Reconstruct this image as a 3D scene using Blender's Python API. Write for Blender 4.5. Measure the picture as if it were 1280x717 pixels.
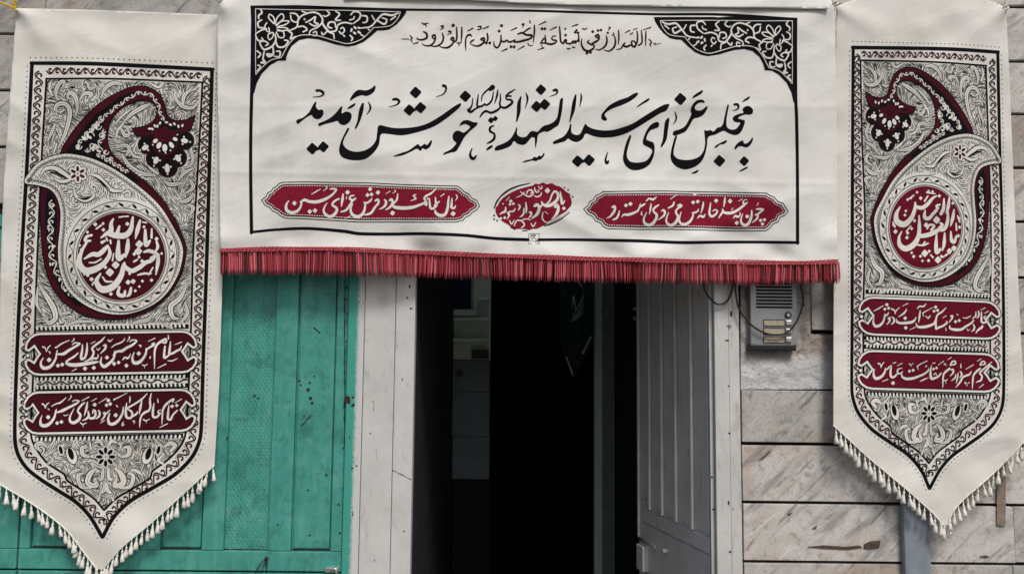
import bpy, bmesh, math, random
import numpy as np
from mathutils import Vector, Matrix
from mathutils.geometry import delaunay_2d_cdt

random.seed(11)
RNG = np.random.RandomState(5)
for o in list(bpy.data.objects):
    bpy.data.objects.remove(o)
SC = bpy.context.scene
COL = SC.collection

# ---------------------------------------------------------------- camera, light, exposure
CAM_LOC = Vector((0.0, -2.6, 1.60))
F_PX = 1001.0                       # focal length in pixels of a 1280 px wide picture
CAM_ROT = Matrix.Rotation(math.radians(95.0), 3, 'X') @ Matrix.Rotation(math.radians(0.55), 3, 'Z')
cam_data = bpy.data.cameras.new('camera')
cam_data.sensor_width = 36.0
cam_data.lens = 36.0 * F_PX / 1280.0
cam_data.clip_start = 0.05
cam_data.clip_end = 500.0
cam = bpy.data.objects.new('camera', cam_data)
COL.objects.link(cam)
cam.matrix_world = Matrix.Translation(CAM_LOC) @ CAM_ROT.to_4x4()
SC.camera = cam

SUN_EL, SUN_AZ = math.radians(52), math.radians(20)       # high soft light from the street side
world = bpy.data.worlds.new('World')
SC.world = world
world.use_nodes = True
wn = world.node_tree
wn.nodes.clear()
sky = wn.nodes.new('ShaderNodeTexSky')
sky.sky_type = 'NISHITA'
sky.sun_disc = False
sky.sun_elevation = SUN_EL
sky.sun_rotation = math.pi - SUN_AZ
sky.air_density = 1.0
sky.dust_density = 4.0
sky.ozone_density = 0.6
bg = wn.nodes.new('ShaderNodeBackground')
bg.inputs['Strength'].default_value = 0.062
wout = wn.nodes.new('ShaderNodeOutputWorld')
wn.links.new(sky.outputs[0], bg.inputs[0])
wn.links.new(bg.outputs[0], wout.inputs[0])

sun_data = bpy.data.lights.new('sun', 'SUN')
sun_data.energy = 1.9
sun_data.angle = math.radians(16)
sun_data.color = (1.0, 0.97, 0.93)
sun = bpy.data.objects.new('sun', sun_data)
COL.objects.link(sun)
sd = Vector((math.sin(SUN_AZ) * math.cos(SUN_EL), -math.cos(SUN_AZ) * math.cos(SUN_EL), math.sin(SUN_EL)))
sun.rotation_euler = sd.to_track_quat('Z', 'Y').to_euler()

SC.view_settings.view_transform = 'Standard'
SC.view_settings.look = 'None'
SC.view_settings.gamma = 1.0
SC.view_settings.use_curve_mapping = False
SC.view_settings.exposure = 0.44

# ---------------------------------------------------------------- measuring and building helpers
RM = np.array(CAM_ROT)

def lift(px, py, y):
    """world points on the vertical planes y (arrays) that the photograph shows at pixel px, py"""
    px = np.asarray(px, float); py = np.asarray(py, float)
    v = np.stack([(px - 640.0) / F_PX, -(py - 358.5) / F_PX, -np.ones_like(px)], -1)
    d = v @ RM.T
    t = (np.asarray(y, float) - CAM_LOC.y) / d[..., 1]
    return np.array(CAM_LOC) + d * t[..., None]

def P(px, py, y=0.0):
    return Vector(lift([px], [py], [y])[0])

def X(px, py=530, y=0.0):
    return P(px, py, y).x

def Z(py, px=640, y=0.0):
    return P(px, py, y).z

def on_plane(px, py, p0, n):
    d = CAM_ROT @ Vector(((px - 640.0) / F_PX, -(py - 358.5) / F_PX, -1.0))
    t = (p0 - CAM_LOC).dot(n) / d.dot(n)
    return CAM_LOC + d * t

def tag(o, label=None, cat=None, group=None, kind=None):
    if label: o['label'] = label
    if cat:
        o['category'] = cat
        o['kind'] = 'thing'
    if group: o['group'] = group
    if kind: o['kind'] = kind
    return o

def thing(name, label, cat, loc=(0, 0, 0), group=None):
    o = bpy.data.objects.new(name, None)
    o.empty_display_size = 0.1
    COL.objects.link(o)
    o.location = loc
    return tag(o, label, cat, group)

def link(name, me, mats, parent=None, smooth=False):
    o = bpy.data.objects.new(name, me)
    COL.objects.link(o)
    for m in (mats if isinstance(mats, (list, tuple)) else [mats]):
        me.materials.append(m)
    if smooth:
        me.polygons.foreach_set('use_smooth', [True] * len(me.polygons))
    if parent:
        o.parent = parent
        o.matrix_parent_inverse = Matrix.Translation(-Vector(parent.location))
    return o

class MB:
    """collects bevelled boxes, tubes and prisms into one mesh"""
    def __init__(s):
        s.bm = bmesh.new()
        s.tone = s.bm.verts.layers.float.new('tone')
    def box(s, x0, x1, y0, y1, z0, z1, bev=0.0, mi=0, tone=0.5, jit=0.0):
        vs = []
        for z in (z0, z1):
            for (x, y) in ((x0, y0), (x1, y0), (x1, y1), (x0, y1)):
                v = s.bm.verts.new((x + random.uniform(-jit, jit), y, z + random.uniform(-jit, jit)))
                v[s.tone] = tone
                vs.append(v)
        fs = [s.bm.faces.new([vs[i] for i in q]) for q in
              ((0, 1, 5, 4), (1, 2, 6, 5), (2, 3, 7, 6), (3, 0, 4, 7), (4, 5, 6, 7), (3, 2, 1, 0))]
        for f in fs: f.material_index = mi
        if bev > 0:
            es = list({e for f in fs for e in f.edges})
            r = bmesh.ops.bevel(s.bm, geom=es, offset=bev, segments=2, profile=0.6, affect='EDGES', clamp_overlap=True)
            for f in r['faces']: f.material_index = mi
            for v in r['verts']: v[s.tone] = tone
        return vs
    def tube(s, pts, r, n=8, mi=0, caps=True):
        pts = [Vector(p) for p in pts]
        rs = r if isinstance(r, (list, tuple)) else [r] * len(pts)
        rings = []
        up = Vector((0.123, 0.31, 0.94))
        for i, p in enumerate(pts):
            d = (pts[min(i + 1, len(pts) - 1)] - pts[max(i - 1, 0)]).normalized()
            a = d.cross(up)
            if a.length < 1e-4: a = d.cross(Vector((1, 0, 0)))
            a.normalize(); b = d.cross(a)
            rings.append([s.bm.verts.new(p + (a * math.cos(k * 2 * math.pi / n) + b * math.sin(k * 2 * math.pi / n)) * rs[i]) for k in range(n)])
        for i in range(len(rings) - 1):
            for k in range(n):
                f = s.bm.faces.new((rings[i][k], rings[i][(k + 1) % n], rings[i + 1][(k + 1) % n], rings[i + 1][k]))
                f.material_index = mi; f.smooth = True
        if caps:
            s.bm.faces.new(rings[0][::-1]).material_index = mi
            s.bm.faces.new(rings[-1]).material_index = mi
    def prism(s, pts3, depth, mi=0):
        """polygon of 3D points extruded along depth vector"""
        a = [s.bm.verts.new(p) for p in pts3]
        b = [s.bm.verts.new(Vector(p) + Vector(depth)) for p in pts3]
        n = len(a)
        s.bm.faces.new(a).material_index = mi
        s.bm.faces.new(b[::-1]).material_index = mi
        for i in range(n):
            s.bm.faces.new((a[i], b[i], b[(i + 1) % n], a[(i + 1) % n])).material_index = mi
    def build(s, name, mats, parent=None, smooth=False):
        bmesh.ops.recalc_face_normals(s.bm, faces=s.bm.faces)
        me = bpy.data.meshes.new(name)
        s.bm.to_mesh(me); s.bm.free()
        return link(name, me, mats, parent, smooth)

def spline(pts, closed=False, step=1.0):
    """Catmull-Rom through rows of equal length"""
    a = np.asarray(pts, float)
    n = len(a)
    if n < 3 and not closed:
        L = np.hypot(*(a[1, :2] - a[0, :2])); m = max(2, int(L / step) + 1)
        t = np.linspace(0, 1, m)[:, None]
        return a[0] * (1 - t) + a[1] * t
    out = []
    segs = n if closed else n - 1
    for i in range(segs):
        if closed:
            p0, p1, p2, p3 = a[i - 1], a[i], a[(i + 1) % n], a[(i + 2) % n]
        else:
            p1, p2 = a[i], a[i + 1]
            p0 = a[i - 1] if i > 0 else 2 * p1 - p2
            p3 = a[i + 2] if i + 2 < n else 2 * p2 - p1
        L = np.hypot(*(p2[:2] - p1[:2])); m = max(2, int(L / step + 0.5))
        # centripetal-ish: limit overshoot by scaling tangents to the segment
        t1 = (p2 - p0) * 0.5; t2 = (p3 - p1) * 0.5
        for t_ in (t1, t2):
            tl = np.hypot(t_[0], t_[1])
            if tl > 1.2 * L and tl > 0: t_ *= 1.2 * L / tl
        t = np.linspace(0, 1, m, endpoint=False)[:, None]
        h00 = 2 * t**3 - 3 * t**2 + 1; h10 = t**3 - 2 * t**2 + t
        h01 = -2 * t**3 + 3 * t**2; h11 = t**3 - t**2
        out.append(h00 * p1 + h10 * t1 + h01 * p2 + h11 * t2)
    r = np.concatenate(out)
    return r if closed else np.vstack([r, a[-1:]])

def inside(poly, x, y):
    """vectorised even-odd test"""
    poly = np.asarray(poly, float)
    x = np.asarray(x, float); y = np.asarray(y, float)
    c = np.zeros(x.shape, bool)
    n = len(poly)
    for i in range(n):
        x1, y1 = poly[i - 1]; x2, y2 = poly[i]
        if y1 == y2: continue
        k = ((y1 > y) != (y2 > y)) & (x < (x2 - x1) * (y - y1) / (y2 - y1) + x1)
        c ^= k
    return c

class Art:
    """flat drawing in photograph pixels, laid on a cloth surface when built"""
    def __init__(s, xf=None):
        s.v = []; s.o = []; s.f = []; s.m = []; s.n = 0; s.k = 0
        s.xf = xf
    def _add(s, xy, lay, faces, mi):
        xy = np.asarray(xy, float)
        if s.xf is not None: xy = s.xf(xy)
        s.k += 1
        off = 0.0010 + 0.00038 * lay + 0.000006 * (s.k % 40)
        s.v.append(xy); s.o.append(np.full(len(xy), off))
        s.f += [tuple(i + s.n for i in f) for f in faces]
        s.m += [mi] * len(faces)
        s.n += len(xy)
    def stroke(s, pts, lay=1, mi=0, smooth=True, step=1.0, closed=False, cap=True):
        a = np.asarray(pts, float)
        if len(a) == 1: return s.dot(a[0, 0], a[0, 1], a[0, 2] * 0.6, lay, mi)
        if smooth: a = spline(a, closed, step)
        elif closed: a = np.vstack([a, a[:1]])
        if len(a) < 2: return
        p = a[:, :2]; w = np.maximum(a[:, 2], 0.12) * 0.5
        d = np.gradient(p, axis=0) if smooth else None
        if smooth:
            if closed: d = np.roll(p, -1, 0) - np.roll(p, 1, 0)
            L = np.hypot(d[:, 0], d[:, 1]); L[L == 0] = 1
            nrm = np.stack([-d[:, 1], d[:, 0]], 1) / L[:, None]
        else:                       # mitred polyline
            e = np.diff(p, axis=0); e /= np.maximum(np.hypot(e[:, 0], e[:, 1]), 1e-9)[:, None]
            en = np.stack([-e[:, 1], e[:, 0]], 1)
            nrm = np.zeros_like(p)
            nrm[0] = en[0]; nrm[-1] = en[-1]
            if closed:
                en = np.vstack([en, en[:1]]); nrm[0] = nrm[-1] = 0
                b = en[-2] + en[0]; nrm[0] = nrm[-1] = b / max(np.dot(b, en[0]), 0.35)
            for i in range(1, len(p) - 1):
                b = en[i - 1] + en[i]; nrm[i] = b / max(np.dot(b, en[i]), 0.35)
        A = p + nrm * w[:, None]; B = p - nrm * w[:, None]
        n = len(p)
        xy = np.empty((2 * n, 2)); xy[0::2] = A; xy[1::2] = B
        faces = [(2 * i, 2 * i + 1, 2 * i + 3, 2 * i + 2) for i in range(n - 1)]
        if closed and smooth: faces.append((2 * n - 2, 2 * n - 1, 1, 0))
        if cap and smooth and not closed:
            t0 = p[0] - (p[1] - p[0]) / max(np.hypot(*(p[1] - p[0])), 1e-6) * w[0] * 0.7
            t1 = p[-1] + (p[-1] - p[-2]) / max(np.hypot(*(p[-1] - p[-2])), 1e-6) * w[-1] * 0.7
            xy = np.vstack([xy, t0, t1])
            faces += [(0, 2 * n, 1), (2 * n - 2, 2 * n - 1, 2 * n + 1)]
        s._add(xy, lay, faces, mi)
    def poly(s, pts, lay=1, mi=0, smooth=True, step=1.2, fill=4.0, holes=()):
        a = np.asarray(pts, float)
        if smooth: a = spline(a, True, step)
        V = [Vector(q) for q in a]; F = [list(range(len(V)))]
        if fill:
            fill = min(fill, 2.6)
            lo = a.min(0); hi = a.max(0)
            gx, gy = np.meshgrid(np.arange(lo[0] + fill / 2, hi[0], fill), np.arange(lo[1] + fill / 2, hi[1], fill))
            gx = gx.ravel(); gy = gy.ravel()
            k = inside(a, gx, gy)
            V += [Vector((x, y)) for x, y in zip(gx[k], gy[k])]
        r = delaunay_2d_cdt(V, [], F, 1, 1e-4)
        s._add([tuple(q) for q in r[0]], lay, [tuple(f) for f in r[2]], mi)
        return a
    def dot(s, x, y, r, lay=1, mi=0, n=8, ry=None, rot=0.0):
        t = np.linspace(0, 2 * math.pi, n, endpoint=False)
        ry = r if ry is None else ry
        cx = np.cos(t) * r; cy = np.sin(t) * ry
        c, q = math.cos(rot), math.sin(rot)
        s._rings(np.stack([cx * c - cy * q, cx * q + cy * c], 1), x, y, lay, mi, max(r, ry))
    def _rings(s, rim, x, y, lay, mi, r):
        n = len(rim)
        if r < 2.6:
            s._add(rim + (x, y), lay, [tuple(range(n))], mi); return
        k = int(math.ceil(r / 2.2)); xy = [rim * (1 - i / k) + (x, y) for i in range(k)] + [np.array([[x, y]], float)]
        F = []
        for i in range(k - 1):
            for j in range(n): F.append((i * n + j, i * n + (j + 1) % n, (i + 1) * n + (j + 1) % n, (i + 1) * n + j))
        for j in range(n): F.append(((k - 1) * n + j, (k - 1) * n + (j + 1) % n, k * n))
        s._add(np.vstack(xy), lay, F, mi)
    def diamond(s, x, y, r, lay=1, mi=0):
        h = r * 0.16
        q = [(r, h), (h * 0.8, r), (-h, r * .98), (-r, h * .5), (-r * .96, -h), (-h * .6, -r), (h, -r * .97), (r * .97, -h)]
        q += [((q[i][0] + q[(i + 1) % 8][0]) / 2, (q[i][1] + q[(i + 1) % 8][1]) / 2) for i in range(8)]
        q = sorted(q, key=lambda p: math.atan2(p[1], p[0]))
        s._rings(np.array([(a + 0.06 * b, b - 0.1 * a) for a, b in q]), x, y, lay, mi, r)
    def write(s, ox, oy, sc, text, lay=1, mi=0, fat=1.0):
        for row in text.replace(';', '\n').splitlines():
            row = row.strip()
            if not row: continue
            c = row[0]
            if c in 'PD': row = row[1:]
            a = [float(q) for q in row.replace(',', ' ').split()]
            if c == 'P':
                q = np.array(a).reshape(-1, 2) / sc + (ox, oy)
                s.poly(q, lay, mi, True, 0.9, 5.0)
            elif c == 'D':
                for i in range(0, len(a) - 2, 3):
                    s.diamond(a[i] / sc + ox, a[i + 1] / sc + oy, a[i + 2] / sc * fat, lay, mi)
            else:
                m = len(a) // 3
                q = np.array(a[:3 * m]).reshape(-1, 3) / sc
                q[:, 0] += ox; q[:, 1] += oy; q[:, 2] = q[:, 2] * fat + 0.12
                s.stroke(q, lay, mi, True, 0.9)
    def build(s, name, surf, mats, parent, smooth=True):
        xy = np.concatenate(s.v); off = np.concatenate(s.o)
        co = surf(xy[:, 0], xy[:, 1], off)
        me = bpy.data.meshes.new(name)
        me.from_pydata(co.tolist(), [], s.f)
        me.polygons.foreach_set('material_index', s.m)
        me.update()
        # all prints face the street
        nb = np.empty(len(me.polygons) * 3); me.polygons.foreach_get('normal', nb)
        bad = np.nonzero(nb.reshape(-1, 3)[:, 1] > 0)[0]
        if len(bad):
            fl = [tuple(f) for f in s.f]
            for i in bad: fl[i] = fl[i][::-1]
            me.clear_geometry(); me.from_pydata(co.tolist(), [], fl)
            me.polygons.foreach_set('material_index', s.m); me.update()
        return link(name, me, mats, parent, smooth)

# ---------------------------------------------------------------- materials
def mat(name, rough=0.8, spec=0.3):
    m = bpy.data.materials.new(name); m.use_nodes = True
    nt = m.node_tree; b = nt.nodes['Principled BSDF']
    b.inputs['Roughness'].default_value = rough
    b.inputs['Specular IOR Level'].default_value = spec
    return m, nt, b

def N(nt, kind, **kw):
    n = nt.nodes.new(kind)
    for k, v in kw.items():
        if k in n.inputs: n.inputs[k].default_value = v
        else: setattr(n, k, v)
    return n

def coords(nt, scale=(1, 1, 1), rot=(0, 0, 0)):
    g = N(nt, 'ShaderNodeNewGeometry'); mp = N(nt, 'ShaderNodeMapping')
    mp.inputs['Scale'].default_value = scale; mp.inputs['Rotation'].default_value = rot
    nt.links.new(g.outputs['Position'], mp.inputs['Vector'])
    return mp.outputs[0]

def rot_scale(nt, vec, ang, scale):
    a = N(nt, 'ShaderNodeMapping'); a.inputs['Rotation'].default_value = (0, ang, 0)
    b = N(nt, 'ShaderNodeMapping'); b.inputs['Scale'].default_value = scale
    nt.links.new(vec, a.inputs[0]); nt.links.new(a.outputs[0], b.inputs[0])
    return b.outputs[0]

def noise(nt, vec, scale, detail=4, rough=0.6, dist=0.0):
    n = N(nt, 'ShaderNodeTexNoise', Scale=scale, Detail=detail, Roughness=rough, Distortion=dist)
    nt.links.new(vec, n.inputs['Vector'])
    return n.outputs['Fac']

def ramp(nt, fac, stops):
    r = N(nt, 'ShaderNodeValToRGB')
    e = r.color_ramp.elements
    while len(e) < len(stops): e.new(0.5)
    for q, (p, c) in zip(e, stops):
        q.position = p; q.color = c if len(c) == 4 else (*c, 1)
    nt.links.new(fac, r.inputs[0])
    return r.outputs[0]

def mixc(nt, fac, a, b, mode='MIX'):
    m = N(nt, 'ShaderNodeMix', data_type='RGBA', blend_type=mode)
    for s_, v in ((m.inputs[0], fac), (m.inputs[6], a), (m.inputs[7], b)):
        if isinstance(v, (int, float)): s_.default_value = v
        elif isinstance(v, tuple): s_.default_value = (*v[:3], 1)
        else: nt.links.new(v, s_)
    return m.outputs[2]

def bump(nt, b, h, strength=0.3, dist=0.002, prev=None):
    n = N(nt, 'ShaderNodeBump', Strength=strength, Distance=dist)
    nt.links.new(h, n.inputs['Height'])
    if prev is not None: nt.links.new(prev, n.inputs['Normal'])
    nt.links.new(n.outputs[0], b.inputs['Normal'])
    return n.outputs[0]

def plain(name, col, rough=0.7, spec=0.3, var=0.15, scale=60, metal=0.0):
    m, nt, b = mat(name, rough, spec)
    v = coords(nt)
    f = noise(nt, v, scale, 5, 0.65)
    lo = tuple(c * (1 - var) for c in col); hi = tuple(min(1, c * (1 + var)) for c in col)
    nt.links.new(ramp(nt, f, [(0.3, lo), (0.7, hi)]), b.inputs['Base Color'])
    b.inputs['Metallic'].default_value = metal
    bump(nt, b, f, 0.15, 0.001)
    return m

def cloth_mat(name, col, stain):
    m, nt, b = mat(name, 0.95, 0.12)
    v = coords(nt)
    big = noise(nt, v, 5.5, 6, 0.62, 0.4)
    c = mixc(nt, ramp(nt, big, [(0.42, (0, 0, 0)), (0.75, (1, 1, 1))]), col, stain)
    fine = noise(nt, v, 420, 3, 0.7)
    c = mixc(nt, ramp(nt, fine, [(0.3, (.25, .25, .25)), (0.7, (0, 0, 0))]), c, tuple(q * 0.70 for q in col))
    grime = noise(nt, coords(nt, (1, 1, 0.7)), 2.3, 8, 0.7, 0.8)
    c = mixc(nt, ramp(nt, grime, [(0.50, (0, 0, 0)), (0.72, (.55, .55, .55))]), c, tuple(q * 0.80 for q in stain))
    nt.links.new(c, b.inputs['Base Color'])
    w1 = N(nt, 'ShaderNodeTexWave', Scale=260.0, Distortion=1.5, bands_direction='X'); nt.links.new(v, w1.inputs['Vector'])
    w2 = N(nt, 'ShaderNodeTexWave', Scale=260.0, Distortion=1.5, bands_direction='Z'); nt.links.new(v, w2.inputs['Vector'])
    ad = N(nt, 'ShaderNodeMath', operation='ADD')
    nt.links.new(w1.outputs['Fac'], ad.inputs[0]); nt.links.new(w2.outputs['Fac'], ad.inputs[1])
    p = bump(nt, b, ad.outputs[0], 0.22, 0.0006)
    cr = noise(nt, rot_scale(nt, v, 0.45, (0.6, 1, 2.0)), 7, 4, 0.55, 0.9)
    bump(nt, b, cr, 0.20, 0.014, p)
    return m

M = {}
M['cloth'] = cloth_mat('white_cloth', (0.80, 0.79, 0.76), (0.70, 0.685, 0.635))
M['cloth_left'] = cloth_mat('cream_cloth', (0.75, 0.735, 0.685), (0.64, 0.615, 0.54))
M['cloth_right'] = cloth_mat('ivory_cloth', (0.77, 0.755, 0.71), (0.66, 0.635, 0.57))
M['ink'] = plain('black_print', (0.006, 0.006, 0.008), 0.9, 0.08, 0.3, 90)
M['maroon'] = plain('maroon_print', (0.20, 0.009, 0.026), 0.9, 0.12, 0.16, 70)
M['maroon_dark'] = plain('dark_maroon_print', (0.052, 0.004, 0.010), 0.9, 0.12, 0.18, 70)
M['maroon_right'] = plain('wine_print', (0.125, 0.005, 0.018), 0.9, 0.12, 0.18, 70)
M['red_ink'] = plain('dark_red_print', (0.030, 0.004, 0.006), 0.85, 0.15, 0.3, 60)
M['white_print'] = plain('white_print', (0.72, 0.70, 0.65), 0.9, 0.12, 0.08, 120)
M['pink_print'] = plain('pale_pink_print', (0.70, 0.60, 0.58), 0.9, 0.12, 0.1, 120)

def stone_mat():
    m, nt, b = mat('marble_slabs', 0.62, 0.35)
    at = N(nt, 'ShaderNodeAttribute', attribute_name='tone')
    tw = N(nt, 'ShaderNodeMath', operation='MULTIPLY'); tw.inputs[1].default_value = 9.0
    nt.links.new(at.outputs['Fac'], tw.inputs[0])
    g = N(nt, 'ShaderNodeNewGeometry')
    sh = N(nt, 'ShaderNodeVectorMath', operation='ADD')
    nt.links.new(g.outputs['Position'], sh.inputs[0]); nt.links.new(tw.outputs[0], sh.inputs[1])
    p = sh.outputs[0]
    cloud = noise(nt, rot_scale(nt, p, 0.7, (1, 1, 2.2)), 3.0, 9, 0.66, 0.4)
    c = ramp(nt, cloud, [(0.30, (0.27, 0.265, 0.26)), (0.43, (0.40, 0.385, 0.365)), (0.52, (0.50, 0.48, 0.455)), (0.62, (0.42, 0.385, 0.35)), (0.74, (0.34, 0.29, 0.245))])
    rust = noise(nt, p, 2.6, 8, 0.72, 0.5)
    c = mixc(nt, ramp(nt, rust, [(0.55, (0, 0, 0)), (0.70, (.75, .75, .75))]), c, (0.37, 0.235, 0.13))
    wide = noise(nt, rot_scale(nt, p, 0.68, (0.8, 1, 6.0)), 4.5, 7, 0.62, 0.35)
    c = mixc(nt, ramp(nt, wide, [(0.34, (.75, .75, .75)), (0.44, (0, 0, 0))]), c, (0.21, 0.20, 0.20))
    c = mixc(nt, ramp(nt, wide, [(0.58, (0, 0, 0)), (0.68, (.55, .55, .55))]), c, (0.60, 0.59, 0.57))
    thin = noise(nt, rot_scale(nt, p, 0.80, (1.0, 1, 13.0)), 5.0, 5, 0.6, 0.3)
    c = mixc(nt, ramp(nt, thin, [(0.635, (0, 0, 0)), (0.67, (.85, .85, .85)), (0.74, (0, 0, 0))]), c, (0.085, 0.078, 0.072))
    spot = noise(nt, p, 30, 8, 0.75)
    c = mixc(nt, ramp(nt, spot, [(0.34, (.7, .7, .7)), (0.47, (0, 0, 0))]), c, (0.17, 0.155, 0.145))
    grain = noise(nt, p, 150, 5, 0.75)
    c = mixc(nt, ramp(nt, grain, [(0.33, (.5, .5, .5)), (0.46, (0, 0, 0))]), c, (0.17, 0.16, 0.15))
    tn = N(nt, 'ShaderNodeMath', operation='MULTIPLY_ADD'); tn.inputs[1].default_value = 0.40; tn.inputs[2].default_value = 0.80
    nt.links.new(at.outputs['Fac'], tn.inputs[0])
    cc = N(nt, 'ShaderNodeCombineColor')
    for i in range(3): nt.links.new(tn.outputs[0], cc.inputs[i])
    c = mixc(nt, 1.0, c, cc.outputs[0], 'MULTIPLY')
    nt.links.new(c, b.inputs['Base Color'])
    bump(nt, b, noise(nt, p, 60, 9, 0.74), 0.45, 0.005)
    return m

def teal_mat(emboss=False):
    m, nt, b = mat('teal_textured_panel' if emboss else 'teal_paint', 0.42, 0.4)
    v = coords(nt)
    f = noise(nt, v, 7, 6, 0.6)
    c = ramp(nt, f, [(0.3, (0.050, 0.255, 0.21)), (0.55, (0.066, 0.315, 0.262)), (0.75, (0.105, 0.37, 0.315))])
    st = noise(nt, coords(nt, (1, 1, 0.12)), 55, 5, 0.7)
    c = mixc(nt, ramp(nt, st, [(0.5, (0, 0, 0)), (0.75, (.5, .5, .5))]), c, (0.022, 0.17, 0.135))
    chip = noise(nt, v, 38, 3, 0.5)
    c = mixc(nt, ramp(nt, chip, [(0.735, (0, 0, 0)), (0.75, (1, 1, 1))]), c, (0.022, 0.016, 0.012))
    drip = noise(nt, coords(nt, (1, 1, 0.06)), 26, 6, 0.7)
    c = mixc(nt, ramp(nt, drip, [(0.54, (0, 0, 0)), (0.70, (.45, .45, .45))]), c, (0.15, 0.37, 0.32))
    soot = noise(nt, v, 16, 9, 0.78)
    c = mixc(nt, ramp(nt, soot, [(0.37, (.65, .65, .65)), (0.50, (0, 0, 0))]), c, (0.03, 0.145, 0.12))
    fade = noise(nt, v, 24, 8, 0.75)
    c = mixc(nt, ramp(nt, fade, [(0.54, (0, 0, 0)), (0.74, (.5, .5, .5))]), c, (0.20, 0.39, 0.34))
    nt.links.new(c, b.inputs['Base Color'])
    p = bump(nt, b, noise(nt, v, 30, 6, 0.65), 0.25, 0.004)
    if emboss:
        hs = []
        for a in (0.62, -0.62):
            mp = coords(nt, (1, 1, 1), (0, a, 0))
            w = N(nt, 'ShaderNodeTexWave', Scale=27.0, Distortion=1.6, bands_direction='X', wave_profile='SIN')
            nt.links.new(mp, w.inputs['Vector']); hs.append(w.outputs['Fac'])
        mn = N(nt, 'ShaderNodeMath', operation='MINIMUM')
        nt.links.new(hs[0], mn.inputs[0]); nt.links.new(hs[1], mn.inputs[1])
        bump(nt, b, mn.outputs[0], 0.34, 0.0025, p)
    return m

def old_white(name, col, dirt=(0.22, 0.205, 0.18), lo=0.555):
    m, nt, b = mat(name, 0.5, 0.35)
    v = coords(nt)
    f = noise(nt, v, 5, 7, 0.65)
    c = ramp(nt, f, [(0.3, tuple(q * 0.80 for q in col)), (0.65, col)])
    s = noise(nt, coords(nt, (1, 1, 0.22)), 30, 9, 0.78)
    c = mixc(nt, ramp(nt, s, [(lo, (0, 0, 0)), (lo + 0.16, (.65, .65, .65))]), c, dirt)
    k = noise(nt, coords(nt, (1, 1, 0.6)), 40, 5, 0.6)
    c = mixc(nt, ramp(nt, k, [(0.715, (0, 0, 0)), (0.725, (1, 1, 1))]), c, (0.07, 0.055, 0.045))
    y_ = noise(nt, v, 13, 7, 0.7)
    c = mixc(nt, ramp(nt, y_, [(0.56, (0, 0, 0)), (0.72, (.45, .45, .45))]), c, (0.36, 0.345, 0.30))
    nt.links.new(c, b.inputs['Base Color'])
    bump(nt, b, noise(nt, v, 40, 6, 0.65), 0.3, 0.003)
    return m

def plaster_mat():
    m, nt, b = mat('rough_plaster', 0.95, 0.15)
    v = coords(nt)
    f = noise(nt, v, 11, 9, 0.72, 0.5)
    c = ramp(nt, f, [(0.30, (0.14, 0.10, 0.075)), (0.40, (0.30, 0.25, 0.205)), (0.47, (0.47, 0.455, 0.44)), (0.7, (0.62, 0.615, 0.61))])
    k = noise(nt, coords(nt, (1, 1, 2.0), (0, .5, 0)), 60, 6, 0.7)
    c = mixc(nt, ramp(nt, k, [(0.37, (.9, .9, .9)), (0.45, (0, 0, 0))]), c, (0.085, 0.075, 0.065))
    sp_ = N(nt, 'ShaderNodeSeparateXYZ'); nt.links.new(v, sp_.inputs[0])         # smear of white cement under the intercom
    zz = N(nt, 'ShaderNodeMath', operation='MULTIPLY_ADD'); zz.inputs[1].default_value = 0.07
    nt.links.new(noise(nt, v, 26, 6, 0.65), zz.inputs[0]); nt.links.new(sp_.outputs[2], zz.inputs[2])
    mr = N(nt, 'ShaderNodeMapRange'); mr.inputs[1].default_value = Z(446, 980) + 0.050; mr.inputs[2].default_value = Z(446, 980) + 0.018
    nt.links.new(zz.outputs[0], mr.inputs[0])
    cem = mixc(nt, ramp(nt, k, [(0.35, (.85, .85, .85)), (0.42, (0, 0, 0))]), (0.55, 0.55, 0.545), (0.16, 0.15, 0.14))
    brn = mixc(nt, 0.45, c, (0.27, 0.205, 0.155))
    c = mixc(nt, mr.outputs[0], brn, cem)
    nt.links.new(c, b.inputs['Base Color'])
    bump(nt, b, noise(nt, v, 70, 8, 0.75), 0.8, 0.008)
    return m

M['stone'] = stone_mat()
M['teal'] = teal_mat()
M['teal_emboss'] = teal_mat(True)
M['white_paint'] = old_white('aged_white_paint', (0.60, 0.595, 0.58))
M['leaf_paint'] = old_white('grey_white_paint', (0.64, 0.64, 0.625), (0.20, 0.18, 0.15), 0.57)
M['plaster'] = plaster_mat()
M['joint'] = plain('dark_joint', (0.022, 0.020, 0.018), 0.95, 0.1)
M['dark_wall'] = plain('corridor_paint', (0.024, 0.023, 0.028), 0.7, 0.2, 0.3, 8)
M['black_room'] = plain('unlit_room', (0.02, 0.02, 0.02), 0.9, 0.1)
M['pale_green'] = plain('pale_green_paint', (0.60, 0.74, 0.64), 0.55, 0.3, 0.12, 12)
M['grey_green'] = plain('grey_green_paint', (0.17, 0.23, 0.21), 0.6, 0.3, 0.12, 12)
M['steel'] = plain('brushed_grey_metal', (0.31, 0.32, 0.34), 0.42, 0.5, 0.08, 150, 0.55)
M['chrome'] = plain('worn_chrome', (0.62, 0.61, 0.58), 0.3, 0.5, 0.1, 90, 0.8)
M['black'] = plain('black_plastic', (0.014, 0.014, 0.015), 0.4, 0.4, 0.2, 90)
M['rust'] = plain('rusted_iron', (0.045, 0.028, 0.02), 0.85, 0.2, 0.4, 70)
M['nameplate'] = plain('yellowed_paper', (0.36, 0.32, 0.23), 0.7, 0.3, 0.25, 110)
M['pipe'] = plain('blue_grey_paint', (0.215, 0.245, 0.285), 0.5, 0.35, 0.18, 22)
M['rope'] = plain('yellow_rope', (0.62, 0.42, 0.03), 0.8, 0.2, 0.25, 120)
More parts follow.
